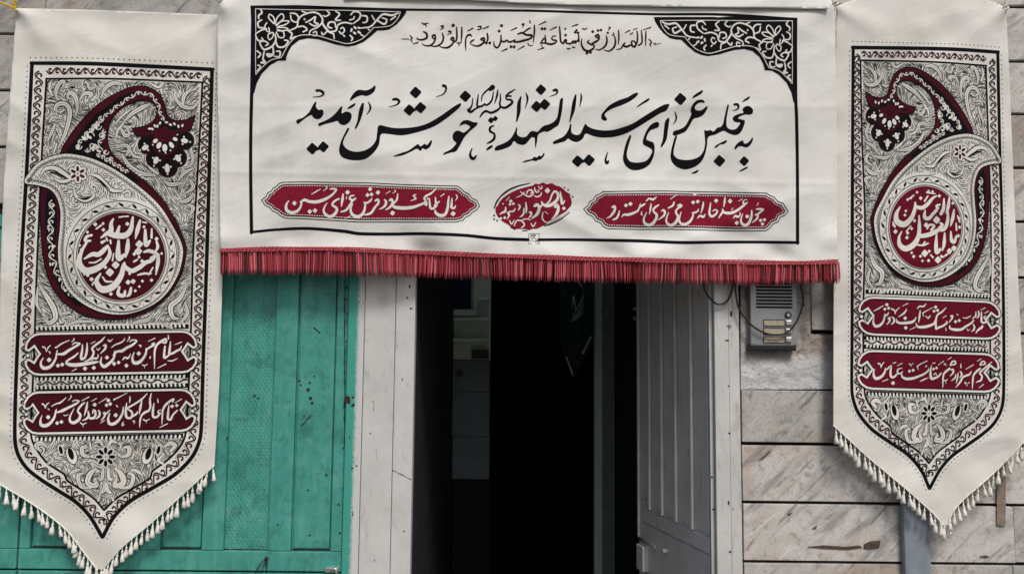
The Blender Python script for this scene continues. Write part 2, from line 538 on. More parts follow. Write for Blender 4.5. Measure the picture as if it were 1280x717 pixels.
M['tape'] = plain('brown_tape', (0.225, 0.185, 0.14), 0.6, 0.3, 0.3, 60)
M['asphalt'] = plain('asphalt', (0.05, 0.05, 0.05), 0.95, 0.2, 0.25, 40)
M['paving'] = plain('concrete_paving', (0.26, 0.25, 0.235), 0.9, 0.2, 0.2, 14)
M['threshold'] = plain('stone_step', (0.33, 0.31, 0.28), 0.7, 0.3, 0.15, 20)
def glass_mat():
    m, nt, b = mat('dark_blue_glass', 0.12, 0.6)
    b.inputs['Base Color'].default_value = (0.02, 0.035, 0.07, 1)
    return m
M['pane'] = glass_mat()

# ---------------------------------------------------------------- ground
def struct(o): return tag(o, kind='structure')
b = MB(); b.box(-60, 60, -70, -1.55, -0.3, -0.12); struct(b.build('road', M['asphalt']))
b = MB()
for i in range(-14, 14):
    for j in range(4):
        b.box(i * 0.42 + 0.003, i * 0.42 + 0.417, -1.40 + j * 0.36, -1.043 + j * 0.36, -0.2, 0.0, 0.004)
struct(b.build('pavement', M['paving']))
b = MB(); b.box(-60, 60, -1.55, -1.405, -0.3, 0.012, 0.012); struct(b.build('kerb', M['threshold']))

# ---------------------------------------------------------------- doorway measurements (wall face y = 0)
XL_OPEN, XR_OPEN = X(516.5, 560), X(887, 560)
XL_JAMB, XR_JAMB = X(451, 560), X(926, 560)
Z_LINTEL = Z(292)
Z_TEAL = Z(288, 360)
X_TEAL_R = X(449, 560)

# ---------------------------------------------------------------- marble wall
wall = thing('marble_wall', 'wall of pale grey veined marble slabs with dark horizontal joints around the doorway', 'wall', (0.0, 0.1, 0.0))
def course_line(pys, px):
    zs = sorted(Z(p, px) for p in pys)
    h = np.mean(np.diff(zs))
    lo = list(zs); 
    while lo[0] > 0: lo.insert(0, lo[0] - h)
    while lo[-1] < 4.8: lo.append(lo[-1] + h)
    return [max(z, 0.0) for z in lo]
RIGHT_Z = course_line((703, 629.5, 556, 487, 415.5, 346, 276, 209, 142, 76, 8), 1150)
LEFT_Z = course_line((184, 113.5, 43), 8)
b = MB()
def slabs(b, x0, x1, zs, z_min, z_max, notch=None, seed=1):
    rs = random.Random(seed)
    for z0, z1 in zip(zs[:-1], zs[1:]):
        a, c = max(z0, z_min), min(z1, z_max)
        if c - a < 0.03: continue
        xs = x0
        if notch: xs = max(xs, notch(0.5 * (a + c)))
        x = xs
        while x < x1 - 1e-3:
            L = rs.uniform(0.62, 1.05)
            e = min(x + L, x1)
            if x1 - e < 0.2: e = x1
            t = rs.random()
            out = rs.uniform(-0.0022, 0.0022)
            b.box(x + 0.001, e - 0.001, -0.004 + out, 0.035, a + 0.0048, c - 0.0048, 0.0022, 0, t, 0.0012)
            x = e
def notch_right(z):
    if RIGHT_Z and Z(487, 1000) < z < Z(415.5, 1000): return X(1046, 450)
    if Z(415.5, 1000) < z < Z(345, 1000): return X(1013, 380)
    if Z(345, 1000) < z < Z(276, 1000): return X(1013, 320)
    return -9
slabs(b, XR_JAMB + 0.002, 3.6, RIGHT_Z, 0, 4.7, notch_right, 4)
slabs(b, -3.6, XL_JAMB - 0.0, LEFT_Z, Z_TEAL + 0.05, 4.7, None, 8)
slabs(b, XL_JAMB + 0.002, XR_JAMB, LEFT_Z, Z_LINTEL + 0.07, 4.7, None, 15)
b.build('marble_cladding', M['stone'], wall)
b = MB()
b.box(XR_JAMB + 0.001, 3.62, 0.012, 0.30, 0, 4.71)
b.box(-3.62, XR_JAMB - 0.001, 0.012, 0.30, Z_TEAL + 0.045, 4.71)
b.build('mortar_bed', M['joint'], wall)
# broken plaster round the intercom
bm = bmesh.new()
outline = np.array([(925.5, 262), (1012.5, 262), (1013, 340), (1013.5, 417), (1049, 418), (1049, 440), (1049, 486), (925.5, 486.5)], float)
gx, gy = np.meshgrid(np.arange(926, 1050, 1.6), np.arange(263, 487, 1.6))
k = inside(outline, gx.ravel(), gy.ravel())
V = [Vector(q) for q in outline] + [Vector(q) for q in zip(gx.ravel()[k], gy.ravel()[k])]
r = delaunay_2d_cdt(V, [], [list(range(len(outline)))], 1, 1e-4)
from mathutils import noise as mnoise
vs = []
for q in r[0]:
    w = P(q[0], q[1], 0.0)
    n1 = mnoise.fractal(Vector((w.x * 22, 3.1, w.z * 22)), 1.0, 2.1, 5)
    n2 = mnoise.fractal(Vector((w.x * 7, 8.1, w.z * 7)), 1.0, 2.1, 3)
    near = 0.008 * min(1, max(0, min(q[0] - 929, 1007 - q[0], 447 - q[1]) / 5.0))
    yy = 0.000 + 0.0045 * n1 + 0.004 * n2 + near
    yy = min(yy, 0.0100)
    vs.append(bm.verts.new((w.x, yy, w.z)))
for f in r[2]:
    try: bm.faces.new([vs[i] for i in f])
    except ValueError: pass
bmesh.ops.recalc_face_normals(bm, faces=bm.faces)
if sum(f.normal.y for f in bm.faces) > 0: bmesh.ops.reverse_faces(bm, faces=bm.faces)
me = bpy.data.meshes.new('plaster_patch'); bm.to_mesh(me); bm.free()
link('plaster_patch', me, M['plaster'], wall, True)['label'] = 'rough broken plaster around the intercom'
# cracks and chips in the slabs: shallow dark gouges
GOUGE = plain('brown_gouge', (0.085, 0.06, 0.045), 0.95, 0.1, 0.5, 60)
for pts in ([(1010, 683), (1030, 681), (1058, 683), (1075, 681), (1078, 684), (1060, 686.5), (1028, 685)],
            [(1080, 680), (1088, 676), (1101, 675), (1099, 684), (1086, 686), (1080, 685.5)],
            [(1225, 695), (1232, 693.5), (1237, 695), (1232, 697)], [(950, 574), (955, 570), (960, 565), (964, 562.5), (960, 567), (955, 571.5)],
            [(1016, 660), (1022, 656), (1019, 661)], [(985, 642), (991, 640), (987, 644)]):
    b = MB(); b.prism([P(x, y, -0.0085) for x, y in pts], (0, 0.004, 0)); b.build('chip', GOUGE, wall)

# ---------------------------------------------------------------- white steel frame of the doorway
fr = thing('doorway_surround', 'aged white painted frame round the open doorway, between teal door and marble slabs', 'door frame', (XL_JAMB, 0.05, 0.0))
b = MB()
xa, xb, xc = X(453, 560), X(492, 560), X(516.5, 560)
b.box(xa, xb - 0.0016, -0.016, 0.16, 0, Z_LINTEL + 0.05, 0.003)
b.box(xb, xc, -0.0195, 0.022, 0, Z_LINTEL + 0.05, 0.004)
b.build('jamb', M['white_paint'], fr)
b = MB()
x1, x2, x3 = XR_OPEN + 0.003, X(911.5, 560), X(925, 560)
b.box(x1, x1 + 0.012, 0.004, 0.16, 0, Z_LINTEL + 0.05, 0.002)
b.box(x1 + 0.0128, x2 - 0.0012, -0.016, 0.16, 0, Z_LINTEL + 0.05, 0.003)
b.box(x2, x3, -0.011, 0.05, 0, Z_LINTEL + 0.05, 0.003)
b.build('jamb', M['white_paint'], fr)
b = MB(); b.box(xc + 0.001, x1 - 0.001, -0.014, 0.20, Z_LINTEL, Z_LINTEL + 0.06, 0.003)
b.build('lintel', M['white_paint'], fr)
# hairline crack and scuffs on the left jamb
def crackline(b, pts, w, y):
    q = [P(x, yy, y) for x, yy in pts]
    b.tube(q, [w * (0.6 + 0.4 * math.sin(3 * i + 1)) for i in range(len(q))], 5)
b = MB(); crackline(b, [(491, 587), (496, 590), (502, 592.5), (508, 596), (514, 599)], 0.0017, -0.0196); b.build('crack', M['rust'], fr)
b = MB(); crackline(b, [(466, 500), (467.5, 506), (467, 513)], 0.0012, -0.0163); b.build('crack', M['rust'], fr)
b = MB(); crackline(b, [(470, 560), (471, 575)], 0.0005, -0.0163); b.build('crack', M['rust'], fr)
# brush-marked strip where teal paint stops
def sloppy():
    m, nt, bb = mat('brushed_paint_edge', 0.5, 0.35)
    g = N(nt, 'ShaderNodeNewGeometry'); sp = N(nt, 'ShaderNodeSeparateXYZ'); nt.links.new(g.outputs['Position'], sp.inputs[0])
    n = noise(nt, coords(nt, (1, 1, 0.45)), 150, 10, 0.8)
    a = N(nt, 'ShaderNodeMath', operation='MULTIPLY_ADD'); a.inputs[1].default_value = 0.036
    nt.links.new(n, a.inputs[0]); nt.links.new(sp.outputs[0], a.inputs[2])
    zt = N(nt, 'ShaderNodeMath', operation='MULTIPLY_ADD'); zt.inputs[1].default_value = -0.006
    nt.links.new(sp.outputs[2], zt.inputs[0]); nt.links.new(a.outputs[0], zt.inputs[2])
    edge = X(443.5, 560) + 0.018 - 0.006 * 1.25
    lo = N(nt, 'ShaderNodeMapRange'); lo.inputs[1].default_value = edge - 0.006; lo.inputs[2].default_value = edge + 0.005
    nt.links.new(zt.outputs[0], lo.inputs[0])
    k = noise(nt, coords(nt), 30, 4, 0.55)
    c = mixc(nt, lo.outputs[0], (0.052, 0.315, 0.255), (0.56, 0.56, 0.55))
    c = mixc(nt, ramp(nt, k, [(0.68, (0, 0, 0)), (0.70, (1, 1, 1))]), c, (0.03, 0.022, 0.018))
    nt.links.new(c, bb.inputs['Base Color'])
    bump(nt, bb, n, 0.35, 0.003)
    return m
b = MB(); b.box(X(431.5, 560), X(452.2, 560), -0.012, 0.12, 0, Z_TEAL + 0.04, 0.004)
b.build('side_strip', sloppy(), fr)['label'] = 'frame edge half teal, half white'

# ---------------------------------------------------------------- teal steel double door
def teal_leaf(name, label, xs, panels, z_top, seed):
    """panels: list of (px0, px1, embossed); rails at fixed heights"""
    x0, x1 = xs
    t = thing(name, label, 'door', ((x0 + x1) / 2, 0.03, 0.0), None)
    zr0, zr1 = Z(714.5, 300), Z(688.5, 300)           # rail under the tall panels
    # skin of the leaf in front of which stiles stand proud by 12 mm
    b = MB()
    ya, yb = 0.004, 0.045
    edges = [x0] + [q for p in panels for q in (X(p[0], 640), X(p[1], 640))] + [x1]
    for i in range(0, len(edges), 2):                  # stiles
        b.box(edges[i], edges[i + 1], ya, yb, zr1 + 0.001, z_top - 0.1, 0.003)
    b.box(x0, x1, ya, yb, zr0 + 0.003, zr1, 0.003)
    b.box(x0, x1, ya, yb, z_top - 0.099, z_top, 0.003)
    b.box(x0, x1, ya + 0.002, yb, 0.02, zr0 - 0.003, 0.003)
    b.build('door_frame', M['teal'], t)
    for a, c, emb in panels:
        b = MB()
        xa, xb = X(a, 640), X(c, 640)
        b.box(xa - 0.004, xb + 0.004, ya + 0.018, yb - 0.006, zr1 - 0.004, z_top - 0.09)
        if not emb:                                    # raised field inside a bevelled groove
            b.box(xa + 0.006, xb - 0.006, ya + 0.007, ya + 0.022, zr1 + 0.008, z_top - 0.11, 0.004)
        o = b.build('panel', M['teal_emboss'] if emb else M['teal'], t)
        if emb: o['label'] = 'panel embossed with small diamonds'
        b = MB()
        zz = zr1
        pts = []
        for k in range(15):                            # rust line on the lower bead
            u = k / 14
            pts.append((xa + (xb - xa) * u, ya + 0.012 + random.uniform(-.0005, .0005), zz + 0.002 + random.uniform(-0.001, 0.001)))
        b.tube(pts, [random.uniform(0.0008, 0.0026) for _ in pts], 5)
        b.build('rust_line', M['rust'], t)
    return t
td = teal_leaf('teal_door', 'teal steel door leaf with tall panels, beside the white doorway frame', (X(24.5, 650), X(430.3, 560)),
               [(38, 92, False), (103, 176, False), (201, 253, False), (280, 336, True), (364, 414, False)], Z_TEAL, 1)
teal_leaf('teal_door', 'narrow teal steel door leaf at the far left, left of the dark seam', (X(-330, 650), X(22, 650)),
          [(-280, -200, False), (-170, -80, False), (-60, -2, False)], Z_TEAL, 2)
b = MB(); b.box(X(-335, 650), X(431, 560), 0.05, 0.09, 0, Z_TEAL + 0.04); b.box(X(-335, 650), X(431, 560), -0.004, 0.0495, Z_TEAL + 0.004, Z_TEAL + 0.044, 0.003)
b.build('door_casing', M['teal'], fr)
# scattered chips of bare metal in the teal paint
b = MB()
rs = random.Random(3)
spots = [(385, 487, 3.2), (388, 497, 2.6), (390, 503, 2), (387, 478, 1.6), (374, 476, 1.8), (376, 481, 1.5), (371, 440, 2.2), (318, 494, 1.8), (323, 497, 1.4),
         (434.5, 499, 6), (441, 496, 2), (441, 506, 2.4), (408, 593, 1.8), (385, 612, 1.2), (433, 360, 2.2), (433, 374, 1.6), (434, 392, 1.8), (433, 427, 1.6), (431, 465, 1.5),
         (430, 522, 1.4), (429, 560, 1.3), (428, 610, 1.5), (423, 630, 1.6), (300, 640, 1.2), (347, 655, 1.2), (387, 668, 1.5), (330, 612, 1.1), (393, 470, 1.3), (380, 520, 1.1)]
for x, y, s in spots:
    n = 7; yy = -0.0135 if x > 430 else 0.0028
    if 338 > x > 281: yy = 0.020
    elif 413 > x > 365: yy = 0.0095
    pts = [(x + s * rs.uniform(.5, 1.1) * math.cos(i * 2 * math.pi / n), y + s * rs.uniform(.5, 1.1) * math.sin(i * 2 * math.pi / n)) for i in range(n)]
    b = MB(); b.prism([P(px, py, yy) for px, py in pts], (0, 0.003, 0)); b.build('paint_chip', M['rust'], td)
for (xa, ya_, xb, yb_) in ((377, 531, 383, 524), (383, 524, 389, 518), (392, 409, 400, 416)):
    b = MB(); b.tube([P(xa, ya_, 0.0095), P((xa + xb) / 2 + .8, (ya_ + yb_) / 2, 0.0095), P(xb, yb_, 0.0095)], 0.0014, 5); b.build('scratch', M['rust'], td)
for x, y, sx, sy, yy in ((912, 541, 1.8, 1.3, -.0175), (911, 628, 1.3, 4, -.0175), (913, 689, 2.2, 1.3, -.0175), (890, 596, 1.4, 1.8, -.0175), (892, 636, 1.7, 2, -.0175), (911, 482, 1.2, 1.3, -.0175),
                        (914, 392, 1.6, 5, -.0125), (911, 407, 4, 1.0, -.0175), (909, 425, 3, 0.9, -.0175), (512, 358, 1.6, 3, -.021), (509, 372, 1.3, 1.8, -.021), (514, 385, 1.8, 1.5, -.021),
                        (463, 541, 1, 1, -.0175), (505, 663, 1.6, 1.0, -.021), (468, 700, 1, 1.4, -.0175), (503, 474, 1.0, 1.6, -.021), (510, 480, .8, .8, -.021)):
    pts = [(x + sx * rs.uniform(.5, 1.1) * math.cos(i * 6.2832 / 7), y + sy * rs.uniform(.5, 1.1) * math.sin(i * 6.2832 / 7)) for i in range(7)]
    b = MB(); b.prism([P(px, py, yy) for px, py in pts], (0, 0.003, 0)); b.build('paint_chip', M['rust'], fr)
# seam rust strip between leaf and frame
b = MB(); pts = [P(431, y, 0.001) for y in range(350, 717, 6)]
b.tube(pts, [rs.choice((0.0008, 0.0008, 0.0012, 0.0026)) for _ in pts], 5); b.build('rust_line', M['rust'], td)

# wire loop and latch at the foot of the teal leaf
b = MB()
b.tube([P(x, y, -0.006) for x, y in ((319, 716), (322, 709), (326, 703), (331, 699), (334, 703), (333, 712))], 0.0017, 6)
b.tube([P(x, y, -0.008) for x, y in ((325, 717), (329, 708), (333, 700))], 0.0012, 6)
b.tube([P(333, 697, 0.004), P(333, 697, -0.012)], 0.006, 8)
tag(b.build('wire_loop', M['rust'], smooth=True), 'twisted dark wire loop on the lower rail of the teal door', 'wire')
lt = thing('door_latch', 'small worn latch at the bottom edge of the teal door leaf', 'latch', tuple(P(417, 712, 0.004)))
b = MB(); q = P(417, 712, 0); b.box(q.x - 0.026, q.x + 0.016, -0.006, 0.006, q.z - 0.006, q.z + 0.009, 0.002); b.build('plate', M['chrome'], lt)
b = MB(); b.tube([P(413, 712, -0.008), P(420, 710, -0.010), P(421, 720, -0.010)], 0.0035, 8); b.build('hook', M['chrome'], lt)

# ---------------------------------------------------------------- corridor behind the doorway
YP = 1.72                                             # partition with the inner door
xl, xr = XL_OPEN + 0.004, X(769, 450, YP)
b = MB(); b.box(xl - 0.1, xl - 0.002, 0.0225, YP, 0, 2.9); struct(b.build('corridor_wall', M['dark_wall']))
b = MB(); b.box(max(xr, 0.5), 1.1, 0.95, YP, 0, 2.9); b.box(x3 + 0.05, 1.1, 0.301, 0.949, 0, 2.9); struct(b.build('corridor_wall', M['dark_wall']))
b = MB(); b.box(xl - 0.1, 1.1, 0.301, 0.32, 2.9, 3.0); b.box(xl - 1.5, 1.7, YP + 0.101, YP + 3.7, 3.001, 3.1); struct(b.build('corridor_ceiling', M['black_room']))  # passage left open to the sky, invented to light the inner door
b = MB(); b.box(xl - 0.0015, xl + 0.004, 0.31, YP - 0.001, 2.32, 2.899); b.box(xl + 0.0045, 1.099, 0.3, 0.306, 2.32, 2.899); b.box(1.094, 1.0995, 0.31, YP, 2.32, 2.899)
struct(b.build('corridor_wall', plain('bounce_white', (0.75, 0.75, 0.72), 0.9, 0.2)))  # unseen white facing added to bounce sky light onto the inner door
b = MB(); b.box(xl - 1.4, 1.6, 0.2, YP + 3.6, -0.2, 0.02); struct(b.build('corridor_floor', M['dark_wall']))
b = MB()
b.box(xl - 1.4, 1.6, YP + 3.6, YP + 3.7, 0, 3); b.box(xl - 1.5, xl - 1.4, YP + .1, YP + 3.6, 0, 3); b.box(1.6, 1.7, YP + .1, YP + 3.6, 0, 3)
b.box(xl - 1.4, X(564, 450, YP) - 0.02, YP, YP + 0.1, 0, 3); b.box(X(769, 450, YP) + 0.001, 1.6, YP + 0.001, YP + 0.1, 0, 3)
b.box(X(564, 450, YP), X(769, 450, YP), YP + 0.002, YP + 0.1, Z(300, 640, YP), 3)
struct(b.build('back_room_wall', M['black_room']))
b = MB(); b.box(XL_OPEN, XR_OPEN + 0.02, -0.30, 0.2, 0, 0.13, 0.01); struct(b.build('doorstep', M['threshold']))

def bx_px(b, x0, y0, x1, y1, ya, yb, bev=0.0, mi=0):
    p = P(x0, y1, ya); q = P(x1, y0, ya)
    b.box(p.x, q.x, ya, yb, p.z, q.z, bev, mi)
idr = thing('green_door', 'pale green inner door with a small window and dark lower half, inside the dark hallway', 'door', (X(590, 450, YP), YP, 0.0))
b = MB(); bx_px(b, 565, 300, 614.5, 449, YP - 0.03, YP); b.build('upper_panel', M['pale_green'], idr)
b = MB(); 
for ya_, yb_ in ((450.5, 489), (490, 544.5), (545.5, 598)): bx_px(b, 565, ya_, 612, yb_, YP - 0.035, YP, 0.002)
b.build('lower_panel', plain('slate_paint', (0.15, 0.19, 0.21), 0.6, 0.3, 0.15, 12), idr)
b = MB(); bx_px(b, 564, 449.5, 614.5, 760, YP - 0.03, YP + 0.001); b.build('shade_strip', M['black_room'], idr)  # black strip standing in for the shade over the door's foot
b = MB(); bx_px(b, 564, 302, 590, 386, YP - 0.036, YP - 0.0305); b.build('window_pane', M['pane'], idr)
b = MB()
bx_px(b, 591, 302, 597, 392, YP - 0.05, YP - 0.031, 0.003); bx_px(b, 564, 387, 596, 394, YP - 0.055, YP - 0.031, 0.003)
b.build('window_frame', M['pale_green'], idr)
for (x0, y0, x1, y1) in ((598, 372, 611, 376), (566, 397, 612, 401), (566, 423, 610, 427)):
    b = MB(); bx_px(b, x0, y0, x1, y1, YP - 0.075, YP - 0.031, 0.004); b.build('rail', M['pale_green'], idr)
b = MB(); bx_px(b, 590, 437, 611, 448, YP - 0.07, YP - 0.036, 0.004); b.build('bolt', M['black'], idr)
b = MB(); p = P(575, 466, YP - 0.04); b.tube([p, p + Vector((0, -0.03, 0))], [0.014, 0.02], 12); b.build('knob', M['black'], idr)
ifr = thing('hallway_post', 'pale green door post deep in the hallway, right of the dark opening', 'door post', (X(752, 450, YP), YP, 0.0))
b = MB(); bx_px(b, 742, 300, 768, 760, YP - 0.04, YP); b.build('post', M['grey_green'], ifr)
b = MB(); bx_px(b, 743, 302, 753, 760, YP - 0.052, YP - 0.0405, 0.004); b.build('stop_bead', M['pale_green'], ifr)
b = MB(); bx_px(b, 756, 386, 763, 396, YP - 0.06, YP - 0.0405, 0.003); b.build('hinge', M['steel'], ifr)

# dark pennant hung in the hallway
hp = thing('hanging_pennant', 'dark hanging pennant with faint pale border, half hidden in the unlit hallway', 'banner', tuple(P(722, 330, YP - 0.1)))
Yh = YP - 0.1
def surf_h(px, py, off): return lift(px, py, Yh - 0.012 * np.sin(px * 0.35) - off)
a = Art(); a.poly([(699, 310), (741.5, 310), (741.5, 428), (716, 474), (700, 425)], 0, 0, False, 1, 4.0)
a.build('cloth', surf_h, plain('dark_green_cloth', (0.03, 0.05, 0.052), 0.95, 0.1), hp)
a = Art()
a.stroke([(739, 420, 2.6), (728, 442, 3.2), (716, 468, 3), (708, 446, 2), (702, 428, 1.4)], 1, 0, False)
for k in range(3):
    a.stroke([(712 + k, 402 - k, .7), (722, 397 - k * 3, 1.1), (730 - k, 385 - 4 * k, 1), (729, 362, .8), (724 - 2 * k, 350, .6)], 1, 0)
a.stroke([(715, 388, 1), (717, 370, 1.5), (720, 388, 1)], 1, 0); a.stroke([(716, 395, 1), (728, 372, 1.2), (731, 352, 1)], 1, 0)
a.build('printed_border', surf_h, plain('dim_grey_print', (0.50, 0.58, 0.60), 0.9, 0.1), hp)

# ---------------------------------------------------------------- white door leaf, opened inwards
ANG = math.radians(76)
H = P(886.5, 560, 0.03)
H0 = Vector((H.x, 0.03, 0.14))
dv = Vector((-math.cos(ANG), math.sin(ANG), 0)); nv = Vector((math.sin(ANG), math.cos(ANG), 0))
U = lambda px, py=560: (on_plane(px, py, H0, nv) - H0).dot(dv)
ZL = lambda px, py: on_plane(px, py, H0, nv).z - H0.z
W = U(798.5)
dl = thing('white_door', 'white steel door leaf with vertical ribs, standing open into the dark hallway', 'door', tuple(H0))
dl.rotation_euler = (0, 0, math.pi - ANG)
def leaf(b, name, m, smooth=False):
    o = b.build(name, m, None, smooth); o.parent = dl; return o
ztop = Z_LINTEL - H0.z - 0.01
zrib = 0.5 * (ZL(867, 665) + ZL(829.5, 640))
zcr = 0.5 * (ZL(816, 649) + ZL(883, 700))
b = MB()
b.box(0.0, W, -0.036, 0.0, 0.01, ztop, 0.003)
leaf(b, 'leaf_sheet', M['leaf_paint'])
us = [U(p) for p in (800.5, 814, 829.5, 847, 867)]
b = MB(); b.box(0.004, U(867) - 0.012, 0.0005, 0.004, zrib + 0.01, ztop - 0.06, 0.002)
for u0, u1 in zip(us[1:], us[:-1]):
    b.box(u0 + 0.012, u1 - 0.012, 0.0005, 0.004, zrib + 0.012, ztop - 0.06, 0.002)
leaf(b, 'panel', M['leaf_paint'])
for u in us:
    b = MB(); b.box(u - 0.006, u + 0.006, 0.0006, 0.013, zrib + (0.0 if u < W - .03 else -0.12), ztop - 0.05, 0.004)
    leaf(b, 'rib', M['leaf_paint'])
b = MB(); b.box(0.003, W - 0.03, 0.0007, 0.006, zcr + 0.003, zrib - 0.004, 0.003); leaf(b, 'rail', M['leaf_paint'])
b = MB(); b.box(0.003, W - 0.03, 0.0007, 0.004, 0.02, zcr - 0.003, 0.0015); leaf(b, 'kick_panel', M['leaf_paint'])
b = MB(); b.box(U(812.5, 695), U(804.5, 695), 0.005, 0.03, ZL(808, 711), ZL(808, 680), 0.003); leaf(b, 'lock_box', M['white_paint'])
b = MB(); z_ = ZL(815, 677.5); b.tube([(U(826, 678), 0.018, z_), (U(804, 678), 0.018, z_)], 0.006, 8); leaf(b, 'bolt', M['chrome'])
b = MB(); z_ = ZL(835, 688); u_ = U(835, 688); b.tube([(u_, 0.003, z_), (u_, 0.022, z_)], [0.008, 0.0095], 12); leaf(b, 'knob', M['white_paint'])
b = MB(); z_ = ZL(800, 649); b.box(W - 0.012, W + 0.003, -0.02, 0.008, z_ - 0.016, z_ + 0.012, 0.003); leaf(b, 'strike_plate', M['chrome'])
b = MB(); z_ = ZL(797, 392); 
for dz in (-0.02, 0.02): b.tube([(W - 0.01, 0.002, z_ + dz), (W + 0.018, 0.012, z_ + dz), (W + 0.03, 0.004, z_ + dz * 0.6)], 0.005, 8)
leaf(b, 'latch_hook', M['chrome'])

# ---------------------------------------------------------------- intercom and its cables
ic = thing('intercom', 'grey metal intercom panel with speaker slots and three buttons, set in broken plaster', 'intercom', tuple(P(967, 395, 0.0)))
YF = -0.022
b = MB()
p0, p1 = P(938.8, 430.4, YF), P(995.8, 338, YF)
slots = [(p0.x + (p1.x - p0.x) * 0.127, p0.x + (p1.x - p0.x) * 0.89)]
zc = [Z(358.6 + 4.22 * k - 8.44, 967, YF) for k in range(9)]
zc.sort()
hh = 0.0031
sx0, sx1 = slots[0]
b.box(p0.x, sx0, YF, 0.012, p0.z, p1.z, 0.0025); b.box(sx1, p1.x, YF, 0.012, p0.z, p1.z, 0.0025)
zl = p0.z
for z in zc:
    b.box(sx0 - 0.001, sx1 + 0.001, YF + 0.0006, 0.012, zl + 0.0003, z - hh); zl = z + hh
b.box(sx0 - 0.001, sx1 + 0.001, YF + 0.0006, 0.012, zl, p1.z - 0.0003)
b.build('faceplate', M['steel'], ic)
b = MB(); b.box(sx0, sx1, YF + 0.014, 0.011, zc[0] - 0.01, zc[-1] + 0.01); b.build('speaker_grille', M['black'], ic)
b = MB(); q0, q1 = P(937.5, 437.5, YF - .006), P(995.6, 430.6, YF - .006); b.box(q0.x, q1.x, YF - 0.006, 0.012, q0.z, q1.z - 0.0008, 0.003)
b.build('base_trim', M['black'], ic)
for (ya_, yb_) in ((400, 406.6), (410.3, 417), (421, 427.6)):
    b = MB(); u0, u1 = P(955, yb_, YF), P(980.6, ya_, YF)
    b.box(u0.x, u1.x, YF - 0.0012, YF + 0.0004, u0.z, u1.z); np_ = b.build('name_plate', M['nameplate'], ic)
    b = MB()
    for (aa, bb_, cc_, dd_) in ((u0.x - .002, u1.x + .002, u1.z, u1.z + .002), (u0.x - .002, u1.x + .002, u0.z - .002, u0.z), (u0.x - .002, u0.x, u0.z, u1.z), (u1.x, u1.x + .002, u0.z, u1.z)):
        b.box(aa, bb_, YF - 0.002, YF + 0.0003, cc_, dd_)
    b.build('holder', M['black'], np_)
    b = MB(); c0, c1 = P(981.8, yb_, YF), P(989.3, ya_, YF)
    b.box(c0.x, c1.x, YF - 0.007, YF, c0.z, c1.z, 0.0034); b.build('button', M['chrome'], ic)
b = MB(); c = P(985, 393.6, YF)
b.tube([c, c + Vector((0, -0.004, 0))], 0.0105, 16); b.build('camera_ring', M['black'], ic)
b = MB(); b.tube([c + Vector((0, -0.0042, 0)), c + Vector((0, -0.006, 0))], [0.0062, 0.005], 14); b.build('lens', M['chrome'], ic)

def cable(pts, ys, r, label):
    a = spline([(x, y, d) for (x, y), d in zip(pts, ys)], False, 1.5)
    b = MB(); b.tube([P(x, y, d) for x, y, d in a], r, 8)
    tag(b.build('cable', M['black'], smooth=True), label, 'cable')
cable([(876, 300), (877, 330), (879.5, 357), (885, 369.5), (896.5, 379.8), (909, 376), (916, 357), (918, 325), (919, 298)], [-0.03] * 9, 0.0030,
      'short black cable looping over the white door frame under the fringe')
cable([(917, 298), (918, 335), (919.5, 364), (924, 386), (938.5, 405), (954, 415), (968, 418), (983, 415.5), (995, 403), (1002, 386), (1003.8, 372), (1000.5, 355), (994, 325), (990, 300)],
      [-0.03, -.03, -0.032, -0.034, -0.036, -0.036, -0.036, -0.036, -0.036, -0.035, -0.034, -0.032, -.03, -.03], 0.0030,
      'long black cable looping across the front of the intercom')

# ---------------------------------------------------------------- pipe and tape on the right wall
dp = thing('drain_pipe', 'square blue grey metal pipe on the marble wall below the right pennant', 'pipe', (X(1148, 690), -0.03, 0.0))
b = MB(); b.box(X(1131, 690, -0.034), X(1164, 690, -0.034), -0.034, -0.0075, 0.02, Z(250, 1148), 0.006); b.build('shaft', M['pipe'], dp)
b = MB(); zz = Z(500, 1148); b.box(X(1124, 690), X(1172, 690), -0.037, -0.0072, zz, zz + 0.03, 0.003); b.build('bracket', M['pipe'], dp)
b = MB(); pts = [(1246.5, 560), (1257.5, 560), (1257, 656.5), (1252, 657), (1246, 655.5)]
b.prism([P(x, y, -0.0105) for x, y in pts], (0, 0.0012, 0))
tag(b.build('tape_strip', M['tape']), 'brown strip of tape stuck upright on the marble slabs at the right', 'tape')

# ---------------------------------------------------------------- hanging cloth: shape of the fabric
def vnoise(x, y, seed, cell):
    r = np.random.RandomState(seed).rand(64, 64)
    u = np.asarray(x) / cell + 17.3; v = np.asarray(y) / cell + 9.7
    i = np.floor(u).astype(int); j = np.floor(v).astype(int)
    fu = u - i; fv = v - j
    fu = fu * fu * (3 - 2 * fu); fv = fv * fv * (3 - 2 * fv)
    g = lambda a, b: r[a % 64, b % 64]
    return (g(i, j) * (1 - fu) + g(i + 1, j) * fu) * (1 - fv) + (g(i, j + 1) * (1 - fu) + g(i + 1, j + 1) * fu) * fv - 0.5

def fold(px, py, x0, y0, ang, width, length, amp):
    """soft ridge that starts at a tied corner and dies away"""
    c, s = math.cos(ang), math.sin(ang)
    u = (px - x0) * c + (py - y0) * s
    v = -(px - x0) * s + (py - y0) * c
    w = width * (0.35 + np.clip(u, 0, None) / length)
    return amp * np.exp(-(v / w) ** 2) * np.exp(-np.clip(u, 0, None) / length) * (u > -4)

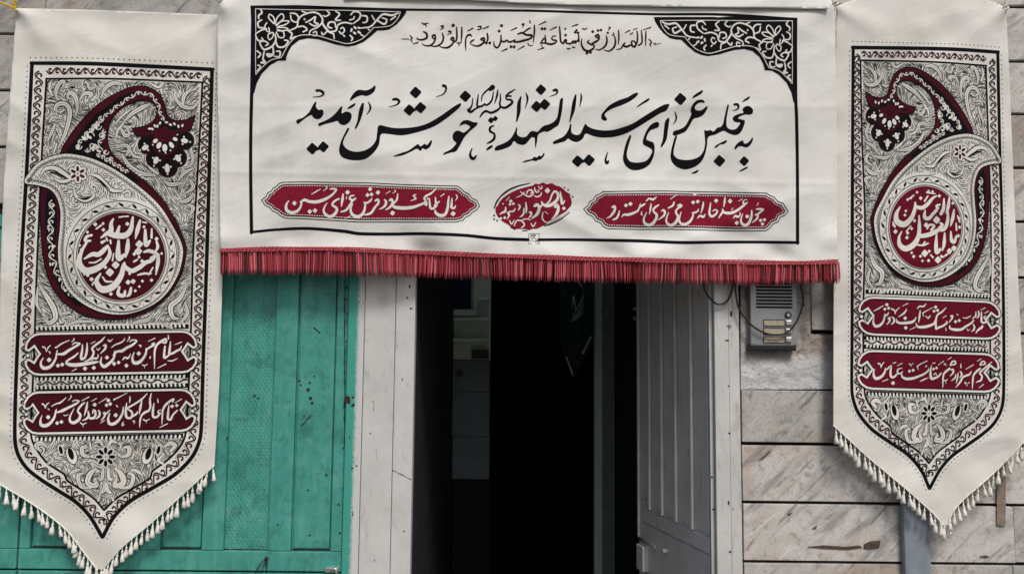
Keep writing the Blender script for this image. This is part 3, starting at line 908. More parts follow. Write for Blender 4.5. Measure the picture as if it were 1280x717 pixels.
def d_main(px, py):
    px = np.asarray(px, float); py = np.asarray(py, float)
    d = 0.016 * vnoise(px, py * 1.4, 1, 120) + 0.006 * vnoise(px + py * .5, py, 2, 52)
    lowb = np.exp(-((py - 312) / 30.0) ** 2)
    d = d + lowb * (0.012 * np.sin(px / 31.0 + 1.1 * np.sin(px / 83.0)) + 0.026 * vnoise(px, py * 1.2, 4, 34))
    ru = px * 0.90 + py * 0.42; rv = -px * 0.42 + py * 0.90
    d = d - 0.013 * np.sqrt(vnoise(ru, rv * 2.6, 31, 110) ** 2 + .0016) - 0.012 * np.sqrt(vnoise(px * .93 - py * .36, (px * .36 + py * .93) * 2.4, 32, 95) ** 2 + .0016)
    d = d + fold(px, py, 274, 2, 0.55, 26, 150, 0.010) + fold(px, py, 1043, 5, math.pi - 0.5, 26, 150, 0.010)
    d = d + fold(px, py, 276, 4, 1.25, 20, 150, 0.006) + fold(px, py, 1044, 6, math.pi - 1.3, 20, 160, 0.006)
    d = d + 0.0014 * np.exp(-((py - 222 - 0.02 * (px - 640)) / 3.5) ** 2) + 0.0010 * np.exp(-((py - 133) / 4.0) ** 2)
    d = d + 0.012 * np.sin(np.clip((px - 272) / 773.0, 0, 1) * math.pi)
    return d
def surf_main(px, py, off): return lift(px, py, -0.088 - d_main(px, py) - off)

def d_left(px, py):
    px = np.asarray(px, float); py = np.asarray(py, float)
    d = 0.016 * vnoise(px, py, 11, 110) + 0.006 * vnoise(px + .4 * py, py, 12, 44) - 0.015 * np.sqrt(vnoise(px * .9 + py * .42, (py * .9 - px * .42) * 2.2, 41, 90) ** 2 + .0016)
    d = d + fold(px, py, 20, 12, 0.75, 18, 110, 0.012) + fold(px, py, 20, 12, 0.30, 14, 110, 0.007) + fold(px, py, 270, 22, math.pi - .55, 20, 120, 0.009)
    d = d - 0.006 * np.exp(-((py - 26) / 18.0) ** 2)
    return d
def surf_left(px, py, off): return lift(px, py, -0.045 - d_left(px, py) - off)

def d_right(px, py):
    px = np.asarray(px, float); py = np.asarray(py, float)
    d = 0.015 * vnoise(px, py, 21, 100) + 0.006 * vnoise(px - .4 * py, py, 22, 40) - 0.016 * np.sqrt(vnoise(px * .9 - py * .42, (py * .9 + px * .42) * 2.2, 43, 90) ** 2 + .0016)
    d = d + fold(px, py, 1045, 8, 0.5, 18, 110, 0.010) + fold(px, py, 1257, 10, math.pi - 0.7, 18, 110, 0.013) + fold(px, py, 1257, 10, math.pi - 1.15, 13, 110, 0.007)
    d = d + 0.008 * np.exp(-((px - 1150) / 22.0) ** 2) * np.exp(-((py - 34) / 16.0) ** 2)
    return d
def surf_right(px, py, off): return lift(px, py, -0.062 - d_right(px, py) - off)

def hang(name, outline, surf, m, parent, fill=2.5):
    a = Art()
    a.poly(outline, 0, 0, False, 1.0, fill)
    o = a.build(name, surf, m, parent)
    sm = o.modifiers.new('thickness', 'SOLIDIFY'); sm.thickness = 0.0012; sm.offset = -1.0
    return o

# ================================================================ welcome banner
wb = thing('welcome_banner', 'wide white welcome banner with black calligraphy and red fringe, hung over the doorway', 'banner', tuple(P(660, 8, -0.088)))
def dense(pts, step=3.0):
    out = []
    for (x0, y0), (x1, y1) in zip(pts[:-1], pts[1:]):
        n = max(1, int(math.hypot(x1 - x0, y1 - y0) / step))
        out += [(x0 + (x1 - x0) * i / n, y0 + (y1 - y0) * i / n) for i in range(n)]
    return out
HEM = [(275.5, 312), (350, 310), (430, 310.5), (560, 316), (700, 321), (850, 325), (1000, 327.5), (1047, 326)]
hem = [tuple(q) for q in spline(HEM, False, 3.0)]
out = dense([(1047, 326), (1046, 160), (1044, 30), (1042, 8), (1036, -6), (900, -9), (640, -10), (400, -9), (284, -7), (276, 2), (271.5, 20), (272, 120), (274, 220), (275.5, 312)]) + hem[:-1]
hang('cloth', out, surf_main, M['cloth'], wb)
# rolled top hem with its stitched lower edge
a = Art()
top = spline([(430, -2), (560, -1), (660, 4), (760, 7), (900, 9), (1036, 11)], False, 3)
a.poly([tuple(q) for q in top] + dense([(1036, 11), (1034, -8), (430, -9), (430, -2)]), 0, 0, False, 1, 4)
def surf_hem(px, py, off): return lift(px, py, -0.0945 - d_main(px, py) - off - 0.004 * np.clip((py + 9) / 14.0, 0, 1))
o = a.build('rolled_hem', surf_hem, M['cloth'], wb)
sm = o.modifiers.new('thickness', 'SOLIDIFY'); sm.thickness = 0.004; sm.offset = -1.0
# frame line
a = Art()
a.stroke([(316, 9, 4.2), (315.2, 90, 4.4), (313.6, 160, 4.2), (313.4, 220, 4.2), (314.4, 291.5, 4.4)], 1, 0, True, 1.5)
a.stroke([(313.2, 290.2, 3.2), (345, 287, 3.4), (385, 285.5, 3.8), (430, 289, 4.2), (450, 292, 4.2), (490, 292.5, 4), (530, 292, 4), (580, 294, 4), (620, 298, 4), (661, 299.5, 4)], 1, 0, True, 1.5)
a.stroke([(673, 299.5, 3.6), (720, 299.5, 3.6), (800, 301, 4), (850, 303, 4), (900, 302.5, 3.8), (950, 302.5, 3.6), (998.5, 303, 3.6)], 1, 0, True, 1.5)
a.stroke([(997, 304.5, 4.2), (996.8, 220, 4), (995.8, 150, 4.2), (994.6, 120, 4.2), (994.4, 60, 4.2), (994.6, 24, 4.2)], 1, 0, True, 1.5)
a.stroke([(314, 10.0, 4.0), (400, 10, 4), (500, 12.2, 3), (580, 13, 3), (660, 13.6, 3), (740, 16, 3), (820, 18, 3), (905, 18.5, 3.4), (996, 24.5, 3.6)], 1, 0, True, 1.5)
# maker's mark at the foot of the frame
for q in ([(661, 292), (674, 292), (674, 305), (661, 305), (661, 292)],):
    a.stroke([(x, y, 0.5) for x, y in q], 2, 0, False)
rs = random.Random(21)
for k in range(16):
    x, y = rs.uniform(662.5, 672), rs.uniform(293.5, 303.5)
    a.stroke([(x, y, .5), (x + rs.uniform(-2.4, 2.4), y + rs.uniform(-1, 1), .7), (x + rs.uniform(-2.5, 2.5), y + rs.uniform(-2, 2), .4)], 2, 0)
a.build('frame_line', surf_main, M['ink'], wb)

CORNER_EDGE = "20 14, 400 10, 800 26, 1275 38, 1262 75, 1235 115, 1190 165, 1130 205, 1080 213, 1035 214, 1010 235, 980 262, 920 308, 860 332, 800 342, 700 325, 620 300, 560 284, 480 275, 410 290, 350 338, 320 390, 306 430, 305 452, 240 455, 180 488, 110 558, 70 635, 50 715, 24 715"
CORNER_LINES = """60 40 4, 230 44 4, 400 48 4, 600 50 4, 800 53 4, 1000 58 4, 1220 65 4
1220 65 4, 1200 115 4, 1150 168 4, 1090 184 4, 1005 190 4
1005 190 4, 960 238 4, 900 287 4, 800 318 5, 700 297 5, 560 256 5, 470 248 5, 390 262 5, 325 325 5, 285 395 5, 265 430 4
265 430 4, 180 452 5, 110 512 5, 62 565 4
60 40 4, 62 200 4, 60 400 4, 62 565 4
95 40 6, 112 70 11, 85 95 11, 88 122 8
60 240 8, 110 210 10, 150 200 10
112 128 8, 80 150 11, 88 188 11, 130 192 8
207 160 8, 165 112 8, 175 85 8, 207 112 8, 212 160 8
215 160 8, 235 110 8, 270 80 8, 287 112 8, 250 150 8, 220 170 8
225 176 8, 270 140 8, 327 140 8, 300 166 8, 240 182 8
230 190 8, 290 190 8, 322 206 8, 270 216 8, 232 205 8
235 215 8, 280 222 8, 287 265 8, 250 268 8, 225 225 8
195 228 8, 160 250 8, 172 288 8, 200 262 8, 202 230 8
152 150 8, 135 180 8, 150 216 8, 172 226 8, 166 190 8
330 215 8, 390 185 11, 402 130 11, 440 90 11, 520 68 11, 577 90 11, 597 140 11, 560 185 11, 500 215 9, 490 250 8
590 140 9, 610 180 13, 650 225 13, 682 240 11, 690 282 8
640 215 9, 600 247 11, 588 226 9
650 225 9, 702 215 11, 720 170 11, 770 150 11, 830 160 10
702 190 8, 692 150 11, 650 150 11, 640 182 11, 672 196 9
840 160 8, 890 120 11, 896 75 11, 850 62 11, 820 90 8
812 130 10, 845 120 9, 850 100 8
900 195 8, 980 182 11, 1030 132 13, 1080 85 13, 1150 92 13, 1205 74 8
1030 132 11, 1090 162 13, 1110 128 10, 1072 112 8
1140 130 8, 1182 100 9
910 95 9, 950 102 12, 950 142 11, 918 152 8
990 92 8, 1012 130 9
335 75 8, 380 80 11, 405 112 11, 390 150 9
340 90 8, 350 132 10, 388 150 8
430 58 8, 470 75 9
630 55 8, 652 80 10, 620 102 9, 600 92 7
700 58 8, 732 85 12, 700 128 11, 742 132 9
460 150 9, 500 130 11, 540 104 9, 532 145 11, 562 162 9, 530 177 11, 490 156 9
400 185 10, 442 180 11, 472 206 11, 438 226 9
320 215 10, 352 240 11, 340 280 11, 382 262 9
60 250 10, 80 292 12, 120 292 11, 108 270 8
100 330 10, 130 366 13, 190 342 13, 222 290 11, 216 240 8
112 352 9, 95 310 11, 130 298 11, 162 320 10, 140 336 9
220 290 9, 240 342 12, 290 342 12, 322 300 11, 290 290 9
200 345 9, 202 400 14, 170 412 30, 150 402 18
70 375 10, 100 402 10, 80 432 9
210 420 8, 250 422 12, 256 382 11, 226 380 9
130 380 9, 120 440 12, 132 468 22, 100 470 9
70 540 9, 100 502 11, 76 490 9
850 185 16, 866 200 12; 880 190 14, 896 196 12; 830 200 14, 826 222 12; 846 230 16, 862 240 12; 880 222 14, 900 236 12; 815 250 9, 836 275 11, 826 296 8
740 200 9, 760 190 9, 772 215 9, 748 240 9, 728 220 9; 760 250 8, 775 262 8; 960 200 8, 972 212 8; 450 120 12, 455 128 10
900 245 8, 930 262 8; 520 232 9, 545 222 9, 548 250 9, 520 255 8"""
def corner(side):
    if side == 'l': xf = None
    else:
        def xf(p):
            x, y = p[:, 0], p[:, 1]
            nx = 996.4 - (x - 313.0) * (179.0 / 196.0)
            ny = y + 8.6 + 4.6 * np.clip((nx - 817) / 180.0, 0, 1) * np.clip(1.6 - (y - 10) / 60.0, 0.2, 1) + 2.0
            return np.stack([nx, ny], 1)
    q = np.array([float(v) for v in CORNER_EDGE.replace(',', ' ').split()]).reshape(-1, 2) / 6.4 + (310, 5)
    a = Art(xf); a.poly(q, 2, 0, False, 1, 4.0)
    ob = a.build('corner_ornament', surf_main, M['ink'], wb)
    v = Art(xf); v.write(310, 5, 6.4, CORNER_LINES, 3, 0, 1.12)
    v.build('scrollwork', surf_main, M['white_print'], ob)
corner('l'); corner('r')

MAIN_A = """225 150 20, 256 150 19, 280 165 20, 282 180 15, 260 195 10, 198 203 5
P 215 242, 228 240, 224 280, 246 304, 270 300, 285 320, 275 355, 245 378, 208 370, 182 346, 110 392, 82 416, 66 402, 74 382, 120 365, 170 320, 195 272
P 497 232, 505 200, 535 160, 570 143, 620 148, 662 134, 698 108, 696 145, 670 175, 630 193, 585 188, 540 205
P 592 250, 607 252, 602 310, 578 390, 545 456, 533 452, 555 390, 568 310
642 240 6, 658 275 14, 655 305 13, 630 342 4
P 477 298, 490 276, 535 250, 541 260, 515 285
P 428 276, 436 276, 430 330, 462 317, 496 325, 510 352, 495 396, 455 425, 415 416, 396 393, 350 405, 300 416, 248 434, 246 412, 296 390, 345 362, 388 322, 412 290
D 194 613 42, 282 599 40
225 622 18, 250 612 18
P 1380 250, 1330 275, 1230 345, 1130 405, 1040 435, 940 448, 850 448, 780 435, 738 425, 720 438, 712 490, 703 545, 668 595, 610 628, 545 638, 490 626, 455 600, 441 570, 452 530, 491 456, 476 450, 430 540, 411 600, 412 650, 440 685, 500 704, 570 706, 630 690, 690 640, 727 580, 744 500, 800 496, 890 507, 960 500, 1060 475, 1170 435, 1270 370, 1362 295, 1383 268
D 1020 165 42, 970 305 41, 1060 286 41
1000 312 16, 1030 296 16
838 222 18, 868 218 20, 890 235 18, 878 256 13, 850 270 8, 806 281 4
P 838 676, 900 650, 960 630, 1005 600, 1040 577, 1060 595, 1093 575, 1112 584, 1145 545, 1153 556, 1135 600, 1102 620, 1076 611, 1060 632, 1030 615, 980 640, 910 668"""
MAIN_B = """468 112 20, 486 112 22, 497 132 15, 490 158 12, 465 183 8, 417 199 4
D 650 195 41
P 603 432, 626 395, 670 385, 715 402, 748 405, 738 432, 690 472, 642 525, 605 592, 575 635, 530 646, 473 663, 485 645, 540 615, 578 570, 560 552, 548 520, 560 483, 592 469, 625 482, 642 484, 688 442, 660 420, 640 418
780 235 6, 785 195 10, 806 164 13, 842 134 15, 870 118 30, 876 136 14, 842 150 10
710 208 6, 705 260 11, 688 295 16, 676 305 24, 695 320 20, 725 300 14, 760 278 12
755 178 7, 748 230 13, 745 270 15, 762 284 12
745 276 13, 780 275 15, 805 258 14, 820 266 13, 845 250 15, 865 220 13, 876 158 7
910 142 7, 904 190 15, 884 257 5
930 173 7, 932 220 12, 926 255 14, 938 280 15, 970 286 18, 1007 265 19, 1027 241 18, 1010 222 15, 986 222 13, 975 208 11, 988 194 13, 1020 194 11
972 195 8, 1000 170 15, 1050 139 7
766 366 7, 785 335 15, 815 312 14, 850 326 17, 880 320 18, 915 300 16, 930 282 13
822 316 14, 800 318 18
D 856 386 23, 890 373 20
880 428 8, 850 445 17, 850 475 18, 882 496 15, 880 535 19, 850 560 15, 820 574 5
P 818 627, 830 603, 865 584, 869 598, 845 618
705 612 8, 690 650 15, 695 680 22, 716 694 22, 740 668 9
1096 198 9, 1081 250 26, 1077 320 26, 1061 398 9
1135 168 7, 1148 205 15, 1145 240 12, 1129 292 4"""
MAIN_C = """D 615 78 38, 580 212 40, 645 196 40
606 208 16, 622 200 16
713 86 17, 738 80 21, 746 98 14, 735 115 10, 686 134 5
P 785 143, 793 150, 785 240, 772 310, 755 360, 720 385, 690 405, 660 416, 640 412, 602 430, 590 450, 585 490, 572 546, 567 500, 565 466, 540 460, 515 490, 480 519, 430 512, 400 490, 375 525, 330 548, 255 567, 245 552, 260 530, 330 500, 375 465, 405 415, 418 380, 426 385, 424 430, 440 450, 470 459, 500 450, 525 420, 550 407, 588 414, 620 380, 645 364, 682 354, 720 332, 745 298, 756 240, 768 160
P 465 661, 490 645, 545 630, 560 614, 582 620, 600 604, 617 610, 640 583, 642 604, 615 635, 592 640, 576 651, 550 645, 500 656
895 118 10, 882 180 27, 870 250 25, 845 338 7
935 108 7, 938 150 14, 925 217 4"""
MAIN_D = """P 875 198, 850 246, 800 268, 700 330, 600 391, 520 431, 430 456, 340 461, 270 450, 207 430, 182 470, 140 496, 100 490, 65 470, 40 490, -10 505, -50 513, -56 496, -20 475, 30 450, 65 402, 83 350, 92 356, 90 410, 105 432, 140 440, 165 425, 183 387, 202 352, 225 372, 270 392, 340 403, 420 400, 500 379, 580 349, 660 299, 740 249, 820 204, 855 193
P 625 104, 616 127, 570 165, 500 200, 430 225, 375 256, 357 282, 375 308, 370 326, 345 323, 330 306, 335 273, 360 240, 400 200, 470 163, 540 139, 590 110
P 611 223, 630 199, 700 151, 717 149, 706 170, 660 195
D 141 649 42, 232 641 42
176 655 18, 200 645 18
382 578 6, 368 620 13, 365 650 17, 377 662 26, 390 643 7
P 866 303, 875 312, 864 400, 851 480, 812 541, 805 532, 823 470, 832 390, 842 330
P 788 338, 790 374, 755 392, 726 402, 702 435, 692 475, 720 490, 750 505, 757 560, 746 620, 711 680, 650 715, 580 720, 530 691, 505 640, 509 580, 530 500, 560 440, 570 450, 550 520, 536 580, 540 625, 570 655, 630 660, 690 645, 726 600, 736 560, 700 535, 666 515, 664 480, 685 420, 720 365, 758 340
918 253 6, 930 295 13, 925 325 10, 905 358 3
D 963 153 44
P 1156 186, 1130 180, 1100 191, 1079 216, 1086 239, 1120 245, 1150 230, 1172 210, 1181 223, 1150 276, 1110 300, 1070 311, 1045 351, 1010 406, 970 429, 915 446, 901 431, 915 407, 960 394, 1000 369, 1030 319, 1050 274, 1044 240, 1060 199, 1090 167, 1125 157, 1152 166
P 1059 149, 1075 121, 1135 84, 1146 88, 1125 115"""
MAIN_E = """P 515 370, 535 375, 565 369, 588 380, 620 349, 645 344, 663 320, 675 270, 690 200, 703 163, 711 172, 701 230, 692 290, 697 345, 730 365, 765 360, 790 335, 800 310, 765 305, 742 285, 750 260, 790 240, 828 230, 820 205, 840 182, 870 177, 900 198, 903 230, 880 246, 840 245, 800 260, 786 275, 815 285, 839 295, 831 335, 811 380, 780 406, 740 406, 700 390, 672 375, 640 386, 600 406, 560 416, 541 436, 536 490, 521 560, 491 620, 440 661, 370 683, 310 671, 265 636, 245 590, 250 530, 267 460, 285 413, 297 418, 281 480, 269 540, 276 575, 310 600, 370 608, 430 600, 480 575, 510 530, 521 470, 517 410
752 165 17, 780 165 19, 788 190 14, 770 207 9, 740 214 4
P 817 147, 835 124, 875 99, 881 105, 865 125
P 594 510, 610 490, 690 449, 696 461, 670 481, 640 486, 615 506
D 635 615 42, 833 617 35
P 791 704, 810 685, 858 659, 861 671, 830 690
P 900 426, 903 450, 881 490, 850 508, 820 500, 790 500, 765 523, 754 516, 770 485, 800 459, 825 454, 832 474, 855 474, 880 454
P 411 716, 430 703, 465 687, 466 700, 440 716"""
a = Art()
a.write(360, 90, 6.4, MAIN_A, 1, 0, 1.08); a.write(480, 90, 6.4, MAIN_B, 1, 0, 1.08); a.write(580, 100, 6.4, MAIN_C, 1, 0, 1.08)
a.write(700, 100, 6.4, MAIN_D, 1, 0, 1.08); a.write(800, 105, 6.4, MAIN_E, 1, 0, 1.08)
a.build('main_inscription', surf_main, M['ink'], wb)['label'] = 'large black calligraphy line across the banner'

TOP_F = """138 155 5, 175 153 5, 200 156 8; 205 125 5, 225 145 10, 215 160 8, 228 182 5; 165 150 6, 167 162 5
310 95 6, 335 105 14, 345 130 14, 335 150 14, 300 160 12, 268 155 9, 265 140 5
300 23 6, 320 35 11, 340 28 8, 357 31 5; 332 40 10, 340 55 5; 231 194 4, 272 181 11
385 132 14, 405 120 12, 411 145 12, 400 180 12, 370 205 12, 330 206 9, 303 190 4; 386 134 10, 395 150 10, 409 148 8
465 105 8, 475 140 12, 465 180 12, 430 208 12, 390 212 8, 368 205 4; 455 55 10, 470 50 15, 472 66 9, 448 79 4
535 157 14, 550 140 12, 559 160 12, 550 190 12, 515 220 14, 470 222 9, 438 207 4; 536 158 10, 556 172 8; 513 96 10, 530 92 13, 535 106 8, 506 119 4
580 58 8, 583 110 12, 580 160 12, 562 180 9; D 553 45 13
622 57 8, 622 110 12, 617 187 5; 584 185 8, 612 185 8; 600 190 8, 600 213 4
655 248 4, 652 200 10, 655 150 10, 670 125 13, 690 120 13, 702 132 8; 668 91 6, 712 67 10
775 157 16, 800 145 12, 801 175 12, 775 200 14, 735 210 10, 690 190 5; 776 160 9, 796 168 9; 825 108 10, 831 150 12, 820 178 10, 800 186 8; D 820 186 10, 846 185 11; 722 158 8, 700 172 12, 690 184 9
750 55 8, 775 54 11, 770 75 9, 742 79 4; 788 73 5, 837 54 10
935 120 8, 936 160 12, 925 200 12, 905 223 12, 882 206 10, 879 172 5; 936 168 10, 960 176 12, 984 164 11, 1000 178 12, 1030 170 11, 1052 160 9; D 921 90 11
928 46 8, 945 39 9, 946 54 8, 932 53 6; 1013 86 5, 1062 64 10; D 1016 215 11, 1041 216 11; 938 252 4, 986 232 11
1068 115 9, 1105 104 13, 1140 120 13, 1182 125 15, 1170 150 13, 1120 165 15, 1080 175 13, 1040 178 11; 1115 102 8, 1150 76 11, 1172 64 10; 1104 40 11, 1118 34 13, 1108 62 4; 1164 5 8, 1171 27 8
1068 241 4, 1121 211 10; 1150 185 6, 1162 205 7, 1192 205 5; 1203 42 9, 1203 100 12, 1194 183 5"""
TOP_G = """225 195 6, 240 170 11, 255 150 11, 268 160 13, 265 182 11, 235 188 9; 265 122 8, 268 165 12; D 240 72 11, 263 72 11; 213 41 5, 272 14 10; 203 241 4, 257 224 10; 238 203 7, 241 222 6
265 186 12, 310 195 14, 345 185 12, 356 165 10, 330 162 11, 318 150 10, 330 131 8, 352 130 8; 303 83 5, 357 57 10
380 53 8, 385 110 12, 390 170 12, 410 192 11
410 192 11, 425 160 12, 436 165 12, 432 185 10, 470 192 12; D 426 72 8
470 190 10, 495 170 11, 505 185 10, 525 165 10, 535 150 8; 533 115 8, 535 175 12; D 506 100 10, 528 104 10, 516 84 9; 487 166 8, 488 190 10; 508 164 8, 509 188 10; D 428 122 10; 478 53 5, 527 37 10; 440 230 9, 467 232 8; 482 219 9, 503 221 8
560 150 6, 555 190 10, 575 235 14, 610 250 15, 650 230 12, 656 205 10, 630 195 12, 605 180 10, 617 164 8; D 600 266 11, 629 261 10; 640 190 10, 682 165 10; D 646 95 11, 688 86 10, 712 82 10; 563 70 8, 585 76 8, 602 64 5
665 130 12, 690 120 13, 696 150 12, 675 175 10, 640 192 10; 668 134 10, 690 146 8
755 128 7, 760 170 12, 745 210 13, 700 240 8, 668 234 4; D 766 104 9; 775 60 10, 785 64 11, 768 86 4
820 128 7, 828 175 12, 815 220 13, 775 250 10, 733 240 4; 800 126 8, 816 118 8, 808 103 6
852 82 7, 855 140 11, 851 198 5
833 239 4, 870 230 9, 890 200 11, 905 185 10; 890 206 12, 920 215 15, 950 202 12, 980 216 15, 991 190 12, 975 170 10, 955 176 10, 962 196 10
1000 88 7, 1005 140 11, 1000 185 11, 985 210 10; 1035 83 7, 1040 140 11, 1038 185 11, 1010 206 10; 1072 88 7, 1070 140 11, 1069 208 5; 903 106 5, 942 84 9; 1048 81 5, 1112 61 9; 945 117 7, 967 104 8; 970 80 6, 1002 67 6
1095 155 8, 1117 180 9, 1104 195 9, 1112 213 5; 1130 190 6, 1152 195 5, 1192 188 3; 1145 182 4, 1150 204 4"""
a = Art(); a.write(480, 25, 6.4, TOP_F, 1, 0, 1.22); a.write(640, 25, 6.4, TOP_G, 1, 0, 1.22)
a.build('top_inscription', surf_main, M['red_ink'], wb)['label'] = 'small dark red line of script along the top'

def inset(poly, d):
    """move a closed polyline inwards by d"""
    p = np.asarray(poly, float)
    e = np.roll(p, -1, 0) - p; e /= np.maximum(np.hypot(e[:, 0], e[:, 1]), 1e-9)[:, None]
    nrm = np.stack([-e[:, 1], e[:, 0]], 1)
    area = 0.5 * np.sum(p[:, 0] * np.roll(p[:, 1], -1) - np.roll(p[:, 0], -1) * p[:, 1])
    if area < 0: nrm = -nrm
    b = np.roll(nrm, 1, 0) + nrm
    b /= np.maximum(np.sum(b * nrm, 1), 0.5)[:, None]
    return p + b * d

def cartouche_main(pts, text):
    pts = np.array(dense(pts + pts[:1], 3.0), float)
    body = Art(); body.poly(inset(pts, 3.2), 1, 0, False, 1, 3.5)
    ring = inset(pts, 0.0); body.stroke([(x, y, 1.0) for x, y in ring], 2, 1, False, closed=True)
    ring = inset(pts, 3.0); body.stroke([(x, y, 0.9) for x, y in ring], 2, 1, False, closed=True)
    o = body.build('cartouche', surf_main, [M['maroon'], M['ink']], wb)
    q = inset(pts, 4.6); q = np.vstack([q, q[:1]])
    s = np.concatenate([[0], np.cumsum(np.hypot(*np.diff(q, axis=0).T))])
    beads = Art()
    for k in np.arange(0, s[-1], 3.1):
        x = np.interp(k, s, q[:, 0]); y = np.interp(k, s, q[:, 1])
        x2 = np.interp(k + 1.5, s, q[:, 0]); y2 = np.interp(k + 1.5, s, q[:, 1])
        beads.stroke([(x, y, 1.0), (x2, y2, 1.0)], 3, 0, True, 1.0)
    beads.build('beading', surf_main, M['white_print'], o)
    t = Art()
    for ox, oy, sc, tx in text: t.write(ox, oy, sc, tx, 4, 0)
    t.build('inscription', surf_main, M['white_print'], o)
    return o
CL1 = """330 263 10, 300 310 24, 305 370 34, 360 400 36, 420 385 32, 460 340 24, 472 295 20, 458 272 12
475 285 20, 482 265 24, 520 257 30, 560 272 32, 640 277 36, 720 257 34, 780 227 28, 832 190 22, 862 150 18
795 132 10, 830 127 20, 872 135 18, 855 168 20; D 393 292 26; 482 270 22, 512 240 9; D 568 388 26, 628 376 26; 588 191 6, 640 160 14, 692 129 6; 755 105 14, 766 120 10, 723 153 5
905 240 18, 865 260 22, 832 290 22, 828 315 22, 865 340 28, 880 370 28, 850 420 34, 800 445 32, 750 420 30, 727 380 24, 740 330 16, 767 288 7; 950 183 12, 942 250 28, 929 333 7
D 1000 168 27; 1075 205 14, 1040 210 20, 1025 240 22, 1060 257 26, 1097 233 12; 1060 257 22, 1030 310 24, 985 370 24, 923 392 14; 990 213 6, 985 247 8
1060 298 10, 1037 350 20, 1047 410 30, 1100 445 36, 1155 430 32, 1190 380 26, 1202 310 20, 1188 278 12; 1200 290 20, 1232 285 22, 1272 250 18; D 1258 132 23, 1228 200 22; 973 467 6, 1032 439 10"""
CL2 = """-50 425 10, 0 418 24, 40 398 26, 72 350 24, 105 305 20; 80 267 20, 110 250 24, 122 277 24, 105 315 22; D 113 170 25
-40 290 20, -10 288 22, 30 262 20, 46 233 9; D 25 128 21, -5 195 20, 40 192 22
185 250 14, 207 275 26, 195 320 28, 165 345 18, 128 361 7; 245 262 22, 270 248 26, 282 280 24, 265 320 26, 235 350 20, 198 369 7
340 183 10, 336 220 18, 326 258 22, 285 300 22; D 280 405 28; 305 145 14, 316 160 10, 278 179 5; 203 187 5, 252 154 10
285 315 24, 300 335 32, 360 346 38, 440 346 38, 520 336 34, 590 312 28, 640 290 24, 662 268 22, 642 240 20, 664 210 22, 722 178 18, 783 123 9; 640 288 22, 667 312 24, 672 278 12
550 194 10, 520 205 17, 536 225 15, 546 240 17, 488 267 5
700 233 10, 706 300 22, 716 350 26, 752 350 24, 767 308 18; 770 223 10, 776 290 24, 782 320 22, 752 350 22; 785 295 22, 818 272 14; 828 217 8, 872 184 10
925 213 12, 916 280 24, 912 340 28, 880 420 32, 820 431 36, 775 402 30, 768 368 12
960 233 10, 956 290 22, 956 340 28, 986 346 22, 1002 318 9; D 972 412 28; 1005 193 8, 1020 225 13, 999 263 5; D 682 240 12"""
cartouche_main([(327, 250), (333, 245), (334.5, 241), (339, 239), (341, 235.5), (346, 232.5), (348, 230), (353, 227.8), (380, 227.3), (420, 228), (460, 228.6), (500, 230.5), (540, 231.8), (571, 232.4),
                (576, 235), (580, 239.5), (586, 242.5), (590, 247.5), (596, 250.5), (599.5, 257.5), (595.5, 262.5), (590, 265.5), (587.5, 269), (582, 271.2), (579, 275), (570, 277.5), (530, 277.5),
                (490, 277.3), (450, 277.5), (410, 275), (380, 273.2), (357, 272.5), (350, 269.5), (346.5, 266), (340.5, 263.5), (337.5, 259.5), (331, 256)],
               [(325, 222, 9.143, CL1), (460, 222, 9.143, CL2)])
CR1 = """395 287 24, 425 275 28, 430 312 28, 405 360 28, 370 400 20, 328 422 7; 485 328 12, 476 370 22, 450 420 24, 403 440 14
D 565 262 24, 620 245 26; 513 407 7, 540 376 22, 575 378 30, 622 370 32, 672 350 26, 712 328 22, 730 290 18, 772 260 24, 803 243 15; 735 270 14, 746 238 8; 760 338 8, 755 370 15, 772 382 14
813 212 10, 850 180 20, 900 190 24, 942 158 9; 875 238 10, 868 300 22, 854 372 7
970 257 16, 930 282 24, 902 316 22, 912 346 22, 940 370 30, 942 410 30, 905 475 36, 850 505 36, 795 480 30, 785 430 22, 800 390 14, 822 348 7
1005 332 20, 1030 320 22, 1046 350 26, 1030 390 24, 958 444 7; 1160 218 14, 1140 265 24, 1083 297 14; 1113 187 8, 1192 128 11
1200 272 16, 1230 255 26, 1252 272 20, 1210 296 22, 1180 330 22, 1187 365 24, 1207 400 28, 1180 470 36, 1120 508 34, 1072 480 28, 1062 430 20, 1092 348 7"""
CR2 = """15 318 8, 0 360 12, -8 420 22, 20 456 30, 70 456 32, 120 420 26, 146 370 20, 152 335 12; 140 332 16, 170 325 20, 202 310 18, 212 283 8; D 170 115 21, 150 210 22, 202 200 22, 5 250 24
268 203 10, 260 260 22, 239 333 7; 198 392 8, 230 362 22, 265 376 24, 288 343 9
350 213 10, 341 280 20, 337 340 26, 362 370 28, 402 350 24, 427 310 16, 400 293 13, 374 311 10; D 412 190 24
438 392 7, 470 345 20, 492 310 20, 482 282 8; 482 312 20, 530 331 30, 600 326 30, 670 290 28, 732 240 24, 772 208 13; 735 230 20, 720 206 18, 736 184 10, 767 179 8; 515 148 10, 510 200 22, 499 263 7; D 572 195 26; 668 197 6, 712 169 10; 590 302 8, 602 274 8
608 392 7, 635 362 20, 660 376 22, 687 350 13, 685 323 8; D 648 445 24
820 298 12, 816 370 26, 782 450 30, 735 470 30, 702 440 26, 697 400 18, 717 338 7; D 768 370 24
860 356 18, 886 345 22, 887 380 22, 860 415 18, 823 440 7; 870 288 12, 910 285 20, 952 290 20, 912 325 22, 885 350 16; D 920 415 20, 965 408 20, 942 456 20; 880 247 6, 897 213 8"""
